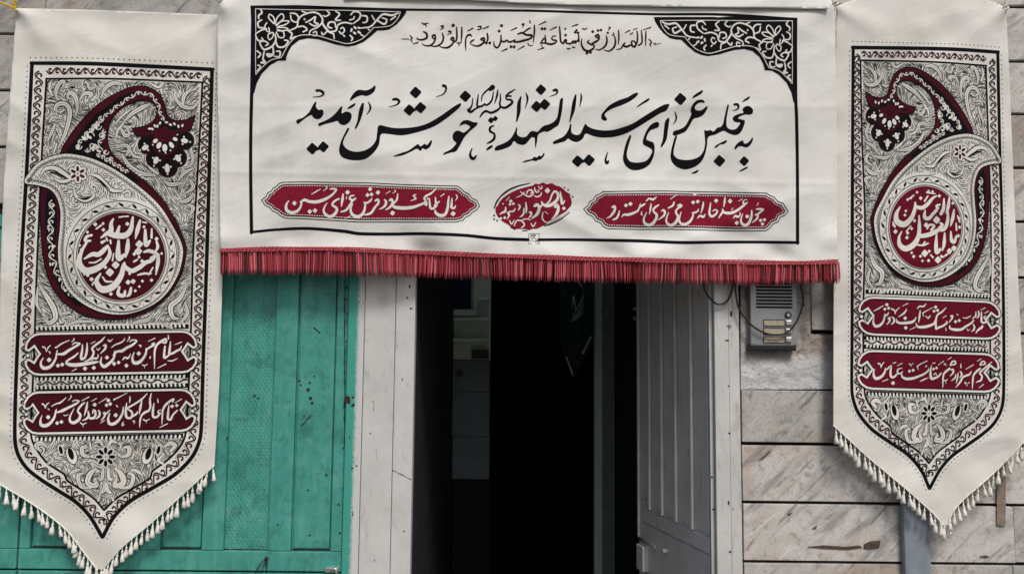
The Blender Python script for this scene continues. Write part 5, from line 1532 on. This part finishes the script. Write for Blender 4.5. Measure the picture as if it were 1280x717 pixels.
    a.poly(WHITE, 10, CL, True, 1.4, 4)
    a.stroke([(x, y, 1.1) for x, y in WHITE_S], 11, BK, False, closed=True)
    q = inset(WHITE_S, 5.6); s_ = np.concatenate([[0], np.cumsum(np.hypot(*np.diff(np.vstack([q, q[:1]]), axis=0).T))])
    qq = np.vstack([q, q[:1]])
    a.stroke([(x, y, .6) for x, y in q], 11, BK, False, closed=True)
    q2 = inset(WHITE_S, 2.6)
    for i in range(0, len(q2), 4): a.dot(q2[i][0], q2[i][1], 0.55, 11, BK, 5)
    for u in np.arange(0, s_[-1], 4.0):                  # scalloped bead row
        x = np.interp(u, s_, qq[:, 0]); y = np.interp(u, s_, qq[:, 1])
        cx, cy = x, y
        a.stroke([(cx + 1.7 * math.cos(v), cy + 1.7 * math.sin(v), .62) for v in np.linspace(0, 6.28, 8)], 11, BK, True, .9)
    for ln in ENGRAVED:
        if inside(WHITE_S, np.array([ln[0][0]]), np.array([ln[0][1]]))[0]: a.stroke(ln, 11, BK, True, 1.3, cap=False)
    # flower with its two leaves and the curling plume
    for tx in ("188 230 8, 220 185 26, 290 180 34, 350 215 38, 400 262 30, 340 280 26, 280 255 12", "545 225 10, 610 240 28, 660 290 32, 720 345 30, 800 350 14", "430 320 10, 450 390 26, 520 420 30, 580 390 22, 560 350 10", "480 340 8, 500 380 14, 560 385 8",
               "600 330 10, 650 370 14, 620 400 10", "700 280 10, 740 260 16, 750 300 10", "790 370 10, 840 350 18, 850 390 12, 815 390 8", "340 350 10, 370 340 16, 380 310 10", "700 400 16, 750 410 16"):
        a.write(20, 180, 5.975, tx, 12, BK, 1.3); a.write(20, 180, 5.975, tx, 13, CL, 0.85)
    for tx in ("250 215 5, 300 215 12, 350 240 16, 390 262 5", "590 245 5, 640 285 14, 700 340 5", "460 400 5, 520 412 12, 570 385 4"): a.write(20, 180, 5.975, tx, 14, BK, 1.0)
    fx, fy = 97.2, 217.2
    for k in range(6):
        th = k * math.pi / 3 + 0.5
        a.dot(fx + 7.6 * math.cos(th), fy + 7.6 * math.sin(th), 5.4, 12, BK, 12, 5.0, th)
    for k in range(6):
        th = k * math.pi / 3 + 0.5
        a.dot(fx + 7.6 * math.cos(th), fy + 7.6 * math.sin(th), 4.6, 13, CL, 12, 4.2, th)
    for k in range(6):
        th = k * math.pi / 3 + 0.5
        a.dot(fx + 6.2 * math.cos(th), fy + 6.2 * math.sin(th), 3.6, 14, MR, 10, 1.9, th)
    a.dot(fx, fy, 3.3, 15, CL, 12); a.dot(fx, fy, 1.1, 15, BK, 8)
    # rings round the medallion
    cx, cy = MED_C
    circ = lambda r, w, n=90: [(cx + r * math.cos(v), cy + r * math.sin(v), w) for v in np.linspace(0, 2 * math.pi, n, endpoint=False)]
    a.poly([(x, y) for x, y, w in circ(70, 1)], 12, CL, False, 1, 4)
    for r, w in ((69.2, 0.9), (60.0, 0.8), (56.2, 1.1)): a.stroke(circ(r, w), 13, BK, True, 2, closed=True)
    for k in range(24):
        th = k * 2 * math.pi / 24
        x, y = cx + 64.4 * math.cos(th), cy + 64.4 * math.sin(th)
        a.dot(x, y, 3.5, 13, BK, 9, 1.7, th + math.pi / 2 + .5)
        a.stroke([(cx + (64.4 + dq) * math.cos(th + da), cy + (64.4 + dq) * math.sin(th + da), .7) for da, dq in ((.03, -2.6), (.09, -3.2), (.15, -1.6), (.19, 1.4), (.23, 2.8))], 13, BK, True, 1)
        for dt, dr in ((0.10, 2.4), (0.16, -2.2), (0.13, 0.2)):
            a.dot(cx + (64.4 + dr) * math.cos(th + dt), cy + (64.4 + dr) * math.sin(th + dt), .6, 13, BK, 5)
    wp = a.build('pale_paisley', surf, mats, dark); 
    wp.parent = t; wp.matrix_parent_inverse = dark.matrix_parent_inverse.copy()
    a = Art(xf); a.poly([(x, y) for x, y, w in circ(54.8, 1)], 14, 0, False, 1, 4)
    disc = a.build('medallion', surf, [mid_mar], t)
    b_ = Art(None if xf is None else (lambda p: np.stack([1157.6 + (p[:, 0] - 1158.8) * 0.93, p[:, 1]], 1)))
    for ox, oy, sc, tx in disc_text: b_.write(ox, oy, sc, tx, 16, 0)
    b_.build('inscription', surf, M['white_print'], disc)
    # -- cartouches with their lines of script
    for (x0, x1, y0, y1, h, text) in carts:
        a = Art()
        pth = cart_path(x0, x1, y0, y1, h)
        a.stroke([(x, y, 4.6) for x, y in pth], 8, 2, False, closed=True)
        a.poly(pth, 9, 0, False, 1, 4)
        a.stroke([(x, y, 2.5) for x, y in pth], 10, 1, False, closed=True)
        a.stroke([(x, y, 0.8) for x, y in inset(pth, 1.8)], 11, 2, False, closed=True)
        for xe, sg in ((x0, 1), (x1, -1)):
            ym = y0 + (y1 - y0) * (xe - x0) / (x1 - x0) + h * .5
            a.stroke([(xe + sg * 9, ym - 5, .9), (xe + sg * 12.5, ym + .5, .9), (xe + sg * 9.5, ym + 6, .9), (xe + sg * 7.4, ym, .9)], 11, 2, True, 1, closed=True)
            a.dot(xe + sg * 11.2, ym + 1, 1.3, 12, 2, 8); a.dot(xe + sg * 3.4, ym + 1.6, 3.0, 11, 2, 9); a.dot(xe + sg * 3.4, ym + 1.6, 2.1, 12, 1, 9)
        c = a.build('cartouche', surf, [mid_mar, M['white_print'], M['ink']], t)
        b_ = Art()
        for ox, oy, sc, tx in text: b_.write(ox, oy, sc, tx, 13, 0)
        b_.build('inscription', surf, M['white_print'], c)

L1A = """300 428 10, 266 490 24, 286 552 40, 350 558 42, 410 520 34, 456 440 24, 467 380 18, 477 333 11; D 372 455 30
465 382 20, 510 382 26, 560 377 38, 620 337 34, 680 302 28, 750 260 24, 768 245 14, 702 238 16, 668 262 9; 453 299 22, 475 290 15, 530 250 15, 632 204 8; 690 180 14, 690 200 12, 658 227 5
288 290 20, 320 300 15, 340 352 7; 340 347 8, 360 300 13, 392 269 8; 370 350 15, 386 362 10, 380 382 5; D 485 528 26, 540 515 26
747 364 12, 690 415 24, 622 455 24, 592 490 28, 632 515 42, 720 520 46, 840 505 42, 940 490 34, 1003 479 14; D 832 566 28, 945 556 26; 663 602 6, 722 569 12
800 258 10, 796 330 24, 782 420 32, 792 450 28, 822 430 22; 860 238 10, 856 330 26, 842 400 28, 820 442 22
1087 158 8, 1040 212 22, 962 270 26, 922 312 24, 942 350 26, 932 400 26, 890 450 24, 828 476 9; 903 251 6, 962 219 10
913 467 8, 945 432 22, 975 441 22, 1001 410 13, 995 383 8; 1065 277 16, 1095 265 24, 1091 310 26, 1028 377 7; 980 308 8, 1000 332 10, 1027 299 8; 1128 200 15, 1150 222 13, 1187 189 8; 1170 292 6, 1215 262 10
1045 418 10, 1032 490 26, 1072 540 40, 1130 510 38, 1190 450 28, 1216 380 20, 1222 335 9; D 1113 425 26; D 1205 510 22"""
L1B = """70 455 22, 84 410 18, 92 392 10; 80 422 18, 130 397 28, 180 392 36, 240 352 32, 310 317 28, 368 264 16, 312 254 15, 278 277 8; D 75 552 24, 135 540 24; 43 349 8, 100 310 15, 140 296 19, 190 270 15, 217 233 8; 270 210 13, 276 230 12, 243 272 5; 8 250 10, 30 270 9, 57 239 6
183 512 8, 215 476 22, 250 486 26, 276 460 15, 286 428 8; D 235 580 26
335 408 10, 312 480 26, 332 543 40, 390 540 42, 440 500 34, 482 430 26, 492 360 18; 490 377 20, 540 342 22, 582 320 26, 592 290 15, 558 306 13; D 393 425 28; 398 320 15, 422 325 13, 415 347 6; 513 271 6, 602 229 12
545 458 8, 535 486 20; 438 569 12, 465 580 13, 507 559 8; 465 580 10, 470 612 6
595 622 7, 595 500 19, 597 400 24, 622 320 26, 680 270 30, 742 240 26, 736 287 24, 688 280 18; 633 613 8, 742 559 14; 730 328 19, 720 420 28, 722 480 28, 762 460 22, 792 430 22; 800 268 10, 792 350 26, 782 426 28; 770 188 10, 776 240 17; 790 432 26, 840 416 28, 880 390 26, 922 370 22, 942 327 9; 858 311 8, 942 279 14; 763 516 8, 820 519 15, 892 487 6"""
L2A = """280 398 10, 262 460 24, 272 518 40, 330 528 44, 390 492 36, 440 420 26, 456 350 18, 467 318 11; D 360 420 28
455 357 18, 500 352 24, 550 332 36, 620 297 30, 700 257 28, 757 215 16, 702 204 15, 668 222 8; 403 281 8, 460 250 15, 520 231 19, 592 168 8; 650 140 12, 656 160 12, 618 207 5; 283 250 20, 310 265 15, 325 307 7; 326 300 8, 340 260 13, 372 234 8; 358 310 12, 376 331 6; D 475 495 24, 530 480 24; 558 390 10, 580 401 10, 617 384 6
830 232 16, 790 262 26, 752 310 24, 742 350 24, 772 390 30, 752 450 36, 690 490 38, 642 470 30, 641 410 20, 692 308 7; 865 223 10, 851 300 28, 823 403 8; 788 211 8, 887 159 12
870 338 10, 880 400 28, 850 440 24, 798 462 8; 890 432 28, 940 431 30, 967 390 26, 962 340 22, 940 329 18, 930 372 16; D 955 260 26; 913 216 6, 982 179 10; 773 490 15, 805 511 13, 852 489 8; 806 505 8, 808 545 5
1000 328 10, 1020 360 24, 1010 410 24, 968 442 8; 1065 372 18, 1086 360 20, 1081 410 22, 1038 462 7; 1080 392 15, 1110 370 20, 1152 328 9; D 1130 205 24, 1108 266 24, 1155 250 24; 1008 241 6, 1112 174 10; 1028 497 6, 1082 459 10
1150 378 10, 1127 440 26, 1142 505 36"""
L2B = """22 418 10, 2 490 24, 14 545 32, 40 560 36, 85 550 38, 140 502 32, 186 420 24, 197 338 9; D 98 445 28; 108 320 15, 126 342 8; 73 250 18, 90 238 14, 130 221 12, 247 159 6
502 168 8, 430 242 22, 340 302 22, 270 342 22, 238 362 14; 240 288 8, 227 380 26, 237 468 30, 290 480 26, 312 430 24, 290 388 22, 248 372 12; 280 203 8, 281 250 17, 275 287 8; 310 462 22, 360 432 24, 382 398 14; 195 528 8, 180 575 20, 207 564 12; 318 520 15, 340 521 13, 330 552 8
435 258 10, 416 340 28, 399 433 8; 405 602 6, 410 520 20, 430 450 22, 470 412 28, 522 388 26; 555 163 8, 537 250 24, 542 340 26, 520 392 22; 590 288 8, 577 370 26, 577 460 28, 620 471 26, 662 430 22; 670 422 24, 640 410 17, 650 384 10, 682 379 8; 635 233 8, 641 282 17; 453 500 18, 485 516 13, 532 494 8; 486 510 8, 490 545 5
690 562 6, 695 470 19, 702 380 22, 740 312 28, 800 262 26, 842 240 22, 826 277 18; 663 601 8, 762 554 12; 780 318 10, 771 400 24, 767 488 30, 802 498 28, 832 440 22, 870 400 22, 892 378 10; D 820 332 24, 880 320 22; 853 291 6, 942 239 12"""
DISC_L = """235 242 8, 270 217 24, 300 197 32, 302 150 22, 317 118 9; 280 212 30, 330 226 36, 390 226 36, 426 190 30, 441 107 13; 340 215 28, 355 165 12; 352 110 10, 385 105 8, 412 104 10; D 405 152 13; 487 128 13, 471 190 26, 457 248 7
520 188 14, 521 250 24, 527 288 26, 552 258 13; 562 183 10, 560 243 15; D 482 282 25, 475 328 25
350 258 14, 346 330 30, 352 375 32, 388 348 20; 410 248 14, 406 310 28, 394 368 7; D 330 415 24
180 223 14, 145 235 18, 137 260 18, 172 260 12; 150 262 14, 112 330 20, 97 400 36, 132 450 42, 190 445 42, 250 410 32, 292 350 24, 286 298 12; 128 377 8, 180 347 26, 222 347 30, 262 312 26, 282 288 11; 240 272 20, 267 258 10; 160 400 8, 200 398 10, 240 375 8
235 468 10, 208 520 28, 242 570 42, 310 555 42, 362 490 34, 382 420 26, 387 398 12; D 293 462 26; 385 422 24, 430 452 28, 480 432 28, 522 400 26, 562 385 22, 592 348 17; 510 333 12, 545 325 22, 592 345 22, 555 377 22; 605 343 12, 601 400 24, 588 478 7; 592 262 12, 600 300 18, 585 330 8
355 553 14, 347 600 22, 382 610 24, 392 578 11; 430 558 14, 420 600 20, 402 617 9; D 410 525 16, 442 520 16; 245 490 8, 270 520 12, 310 520 8; 470 480 8, 510 470 14, 560 470 8
D 100 290 9, 110 318 10, 152 480 12, 176 506 14, 502 518 10, 482 553 9, 456 580 10, 300 600 12, 200 155 13, 252 190 12, 560 512 11, 592 248 13, 625 342 9, 512 172 10, 500 390 12, 450 345 12, 480 365 10, 265 430 12, 130 475 8, 420 470 10, 250 150 10, 150 205 10, 120 420 6
205 185 10, 240 160 12; 445 395 12, 470 380 12; 500 140 8, 530 145 10; 540 480 8, 570 430 10; 180 545 8, 190 525 10; 310 390 10, 318 340 8; 300 280 10, 296 255 12; 270 240 10, 280 262 8"""
DISC_R = """160 238 8, 132 290 28, 137 340 40, 190 360 40, 240 320 32, 267 260 24, 272 208 13; 270 237 22, 320 247 26, 362 222 26, 402 180 18, 433 163 8; 340 202 14, 367 163 9
345 263 10, 341 310 26, 372 320 24, 402 290 22, 432 260 22; 440 252 24, 430 232 15, 457 224 10; 485 183 10, 481 250 24, 460 292 22; 525 173 10, 516 240 24, 499 287 7; D 430 330 26
300 298 8, 302 370 24, 296 440 30, 260 500 38, 200 528 38, 157 500 32, 152 450 18, 172 408 7; 300 442 26, 350 437 30, 400 422 30, 442 400 28; 390 402 20, 412 370 15, 380 364 13, 358 392 12; D 352 365 18; 450 392 28, 472 365 22, 455 350 13; 515 268 10, 511 340 24, 490 390 24, 458 402 22; 560 258 10, 549 320 24, 533 373 7
430 428 10, 426 500 26, 432 553 28, 462 528 15; 490 418 10, 486 490 24, 473 543 7; D 440 605 24; 535 408 10, 541 470 24, 562 480 24, 577 438 11; 575 353 10, 578 402 14; D 525 545 20, 558 525 20, 342 560 25
D 125 410 15, 112 365 11, 285 140 10, 240 180 9, 215 190 10, 312 180 13, 202 268 10, 195 297 11, 215 420 12, 210 452 13, 245 390 11, 266 335 12, 260 582 12, 245 556 10, 325 612 10, 370 610 12, 310 580 11, 375 545 11, 465 580 11, 500 572 10, 596 320 12, 600 380 12, 590 440 13, 550 215 11, 450 165 12, 400 135 10, 370 132 10
225 185 9, 262 160 10; 105 345 10, 122 380 14; 205 410 10, 240 370 8; 280 500 10, 330 505 12, 370 490 10; 385 570 10, 405 590 12; 520 560 10, 470 590 8; 585 300 10, 602 345 12; 355 140 12, 420 150 8; 330 500 14, 345 480 12"""
R1A = """250 348 8, 237 410 24, 267 468 36, 330 455 34, 377 400 26, 397 320 20, 401 297 10; 395 332 18, 430 311 20, 452 277 8; D 425 172 24, 398 233 22, 450 220 22; 243 261 8, 310 226 17, 377 184 8; 440 367 20, 465 350 22, 461 400 24, 423 447 7; 495 338 10, 525 370 26, 520 415 24, 483 447 7; 488 230 22, 530 252 17, 540 302 7; 545 290 8, 555 252 13, 602 209 8
560 373 14, 567 410 28, 622 426 34, 720 420 36, 790 402 30, 832 343 7; D 678 358 26, 685 490 26; 700 233 10, 661 290 24, 583 342 7; 638 191 6, 717 154 10; 885 248 10, 876 330 24, 864 418 7; 843 226 10, 880 195 20, 930 196 20, 967 158 8; 738 521 6, 822 479 10
825 428 10, 852 475 28, 920 480 38, 1000 466 36, 1080 432 26, 1103 410 16; 918 292 15, 945 271 13, 1062 209 6; 925 300 10, 930 335 8; 963 330 13, 990 351 10, 1027 319 8; 990 345 6, 992 372 5"""
R1B = """20 467 30, 80 432 26, 112 368 18; 250 213 10, 190 272 22, 132 312 24, 112 370 24, 107 440 26, 112 507 28; 110 507 28, 160 481 28, 210 462 26, 262 420 22, 255 398 13; D 105 205 24, 83 262 22, 132 250 22; 198 357 6, 252 324 10; 8 362 8, 32 329 8
310 332 18, 335 325 24, 331 360 24, 288 417 7; D 380 405 22, 430 390 22; 398 300 13, 416 322 8
300 458 10, 307 500 26, 380 516 36, 460 511 34, 520 472 28, 572 441 24, 622 400 20, 632 377 8; 478 351 8, 530 356 15, 592 324 8; 620 438 10, 640 480 24, 630 520 20, 598 542 7; 538 500 8, 552 532 8, 577 509 6
660 268 10, 655 330 20, 608 367 7; 690 258 10, 706 290 22, 690 340 18, 668 357 6; 723 246 6, 792 214 10
658 567 7, 690 522 24, 742 482 32, 752 458 20; 740 268 10, 736 350 24, 742 410 26, 782 420 24, 812 390 22; 790 372 20, 770 345 15, 802 329 10; 778 296 6, 832 259 12; 250 530 12, 245 490 8"""
R2A = """255 318 8, 242 390 26, 272 448 40, 340 430 36, 392 370 26, 407 308 16; 400 337 16, 440 311 20, 477 268 8; 303 240 20, 335 256 15, 345 302 7; 347 295 8, 360 255 13, 387 224 8; 508 241 11, 552 227 12; 568 276 6, 637 239 10; 490 268 10, 477 340 26, 482 420 32, 522 430 28, 562 390 24; 580 387 24, 570 347 20, 590 315 15, 637 309 8; 590 382 22, 620 376 18, 647 353 8; D 510 512 28; 363 491 8, 442 459 12
625 378 10, 642 430 28, 702 454 36, 790 445 36, 872 416 28, 932 390 26, 987 350 20, 1007 307 8; D 737 348 22, 787 335 22; 733 245 13, 755 261 10, 792 239 6; 757 255 6, 760 285 5; 843 290 15, 870 261 13, 987 204 8; 850 300 10, 858 330 6; 958 290 10, 972 268 10, 975 290 6; 883 491 8, 940 461 20, 997 439 6
1040 268 8, 1026 360 26, 1042 448 32, 1092 440 26"""
R2B = """45 288 8, 32 380 24, 47 453 30, 102 440 28, 152 411 24, 187 367 9; 82 400 13, 102 372 10, 118 400 13; D 75 318 20, 117 305 20; 58 241 12, 102 234 10; 138 266 6, 217 209 10; 223 260 15, 237 240 8, 252 276 6
205 577 6, 206 480 19, 217 390 22, 260 342 28, 302 310 26; 310 272 22, 332 220 20, 372 212 20, 376 250 20, 328 262 14; 268 191 6, 322 159 10; 213 470 8, 245 481 15, 267 459 8; 245 500 9, 247 520 5; 315 332 18, 345 325 22, 346 370 22, 303 417 7
385 388 8, 371 440 20, 323 482 7; 415 368 8, 406 440 20, 388 512 7; 440 348 10, 466 390 24, 438 442 8; 455 243 8, 451 302 16; 600 348 8, 570 392 24, 520 412 26, 480 432 24, 441 500 24, 383 572 7; 523 321 8, 627 259 12; D 515 510 16; 530 530 10, 540 557 6; 545 520 8, 575 500 8
610 592 6, 616 500 20, 627 410 22, 670 352 28, 722 310 24; 720 267 22, 742 220 20, 776 217 20, 786 250 20, 738 262 14; 678 211 6, 732 179 10; 882 218 8, 810 282 20, 742 342 22, 712 377 22, 742 410 24, 732 470 24, 690 490 20, 663 502 6; 703 577 8, 767 529 12"""

lp = thing('pennant', 'tasselled cream pennant with dark maroon paisley print, hung over the teal door', 'banner', tuple(P(145, 12, -0.045)), 'printed pennants beside the doorway')
ogee = lambda pts: [tuple(q) for q in spline(pts, False, 3.0)]
LB_EDGE = ogee([(-3, 603), (12, 612), (30, 622.5), (60, 643), (85, 664), (105, 690), (122, 712)])
RB_EDGE = ogee([(128, 712), (140, 697), (155, 681), (190, 652), (230, 616), (268, 581)])
out = dense([(20, 10.5), (90, 12), (180, 15), (272, 19), (273, 120), (276, 260), (278, 350), (274, 480), (268, 581)]) + RB_EDGE[::-1][:-1] + LB_EDGE[::-1][:-1] + dense([(-3, 603), (-3, 560), (-2, 460), (1, 320), (4, 240), (8.5, 170), (14, 100), (18.5, 34), (20, 10.5)])
hang('cloth', out, surf_left, M['cloth_left'], lp)
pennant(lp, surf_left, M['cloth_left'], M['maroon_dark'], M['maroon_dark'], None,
        [(31.5, 246, 416.2, 412.6, 52.5, [(25, 405, 10.24, L1A), (135, 400, 10.24, L1B)]), (29.5, 244.2, 489.2, 485.2, 53, [(25, 480, 10.24, L2A), (135, 475, 10.24, L2B)])],
        [(80, 250, 5.121, DISC_L)], False)
rp = thing('pennant', 'tasselled ivory pennant with wine red medallion, hung over the marble slabs by the intercom', 'banner', tuple(P(1150, 8, -0.062)), 'printed pennants beside the doorway')
LB2 = ogee([(1041.5, 531), (1060, 548), (1085, 571), (1110, 592), (1140, 617), (1165, 640), (1176, 652), (1181, 657)])
RB2 = ogee([(1185, 657), (1190, 641), (1205, 623), (1225, 606), (1250, 583), (1284, 547)])
out = dense([(1045.5, 8), (1060, 2), (1090, -4), (1150, -6), (1200, -5), (1235, 0), (1257.5, 9), (1262, 100), (1268, 250), (1276, 420), (1284, 547)]) + RB2[::-1][:-1] + LB2[::-1][:-1] + dense([(1041.5, 531), (1042, 400), (1043, 250), (1044, 120), (1045.5, 8)])
hang('cloth', out, surf_right, M['cloth_right'], rp)
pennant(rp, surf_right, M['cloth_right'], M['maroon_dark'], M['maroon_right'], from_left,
        [(1073.5, 1250.5, 370.0, 376.6, 47.5, [(1070, 365, 11.03, R1A), (1160, 365, 11.03, R1B)]), (1072.5, 1249, 436.8, 441.6, 48.5, [(1070, 432, 11.03, R2A), (1160, 432, 11.03, R2B)])],
        [(1095, 215, 5.517, DISC_R)], True)

# cords and tassels along the pointed feet
M['tassel'] = plain('white_tassel', (0.74, 0.72, 0.66), 0.95, 0.1, 0.14, 260)
def tassel_mesh(seed):
    rs_ = random.Random(seed); V = []; Fc = []
    def ring(z, r, n=12, j=0.0):
        base = len(V)
        for k in range(n):
            rr = r * (1 + (rs_.uniform(-j, j)))
            V.append((rr * math.cos(k * 6.2832 / n), rr * math.sin(k * 6.2832 / n), z + (rs_.uniform(-j, j) * .008)))
        return base
    prof = [(0.001, 0.0008), (-0.006, 0.0010), (-0.0075, 0.0011), (-0.0085, 0.0023), (-0.0105, 0.0025), (-0.0120, 0.0019), (-0.0165, 0.0030), (-0.0225, 0.0042), (-0.0310, 0.0055), (-0.0325, 0.0036)]
    rings = [ring(z, r, 12, 0.0 if i < 6 else 0.22) for i, (z, r) in enumerate(prof)]
    for a_, b_ in zip(rings[:-1], rings[1:]):
        for k in range(12): Fc.append((a_ + k, b_ + k, b_ + (k + 1) % 12, a_ + (k + 1) % 12))
    Fc.append(tuple(rings[-1] + k for k in range(12))[::-1])
    me = bpy.data.meshes.new('tassel'); me.from_pydata(V, [], Fc); me.polygons.foreach_set('use_smooth', [True] * len(Fc)); me.materials.append(M['tassel'])
    return me
TM = [tassel_mesh(k) for k in range(4)]
def trim(t, surf, edge, spacing, seed, extra=()):
    rs_ = random.Random(seed)
    e = np.array(edge, float)
    pts = surf(e[:, 0], e[:, 1], np.full(len(e), 0.001))
    b = MB(); b.tube([tuple(q) for q in pts], [0.0024 + 0.0005 * math.sin(i * 1.7) for i in range(len(pts))], 6); b.build('edge_cord', M['tassel'], t)
    s_ = np.concatenate([[0], np.cumsum(np.hypot(*np.diff(e, axis=0).T))])
    u = spacing * 0.5; P_ = []
    while u < s_[-1]:
        P_.append((np.interp(u, s_, e[:, 0]), np.interp(u, s_, e[:, 1]), 1.0)); u += spacing * rs_.uniform(0.85, 1.15)
    for x, y, sc in P_ + list(extra):
        w = surf(np.array([x]), np.array([y + 0.6]), np.array([0.002]))[0]
        o = bpy.data.objects.new('tassel', TM[rs_.randrange(4)]); COL.objects.link(o)
        o.parent = t; o.matrix_parent_inverse = Matrix.Translation(-t.location)
        o.location = tuple(w); o.rotation_euler = (rs_.uniform(-.08, .16), rs_.uniform(-.22, .22), rs_.uniform(0, 6.28))
        q = rs_.uniform(1.25, 1.6) * sc; o.scale = (q, q, q * rs_.uniform(.92, 1.12))
trim(lp, surf_left, LB_EDGE, 8.3, 5, [(121, 705, 1.1), (126, 707, 1.2), (131, 705, 1.1)])
trim(lp, surf_left, RB_EDGE, 8.3, 6)
trim(rp, surf_right, LB2, 8.6, 7, [(1181, 652, 1.0), (1186, 649, .95), (1177, 650, .95)])
trim(rp, surf_right, RB2, 8.6, 8)

# ---------------------------------------------------------------- rope and knots that hold the banners
def rope(pts, y, r, label, m, cat='rope', name='rope'):
    a = spline([(x, yy, 0) for x, yy in pts], False, 1.2)
    b = MB()
    for ph in (0, math.pi):
        b.tube([P(x, yy, y) + Vector((0.55 * r * math.cos(i * 0.9 + ph), 0.55 * r * math.sin(i * 0.9 + ph), 0.35 * r * math.sin(i * .9 + ph))) for i, (x, yy, _) in enumerate(a)], r * 0.62, 6)
    return tag(b.build(name, m, smooth=True), label, cat)
rope([(-14, 2), (-4, 3.2), (6, 5), (14, 9), (20, 12.5)], -0.05, 0.0042, 'yellow rope running left from the top corner of the left pennant', M['rope'])
rope([(17, -14), (17.5, -4), (18.5, 5), (20, 12.5), (21.5, 14)], -0.053, 0.0050, 'yellow rope rising straight up from the top corner of the left pennant', M['rope'])
for x, y, yy, lab in ((1044, 5, -0.1, 'twisted white knot where the welcome banner meets the right pennant'), (1257, 10, -0.07, 'small white knot at the outer top corner of the right pennant'),
                      (275, 0, -0.1, 'small white knot at the left top corner of the welcome banner')):
    b = MB()
    c = P(x, y, yy)
    b.tube([c + Vector((0.009 * math.cos(k * 0.8), 0.006 * math.sin(k * 1.7), 0.007 * math.sin(k * 0.8 + .4))) for k in range(14)], 0.0032, 6)
    b.tube([c, c + Vector((0.004, 0.01, 0.05)), c + Vector((0.002, 0.05, 0.12))], 0.0022, 6)
    tag(b.build('string_knot', M['tassel'], smooth=True), lab, 'knot')
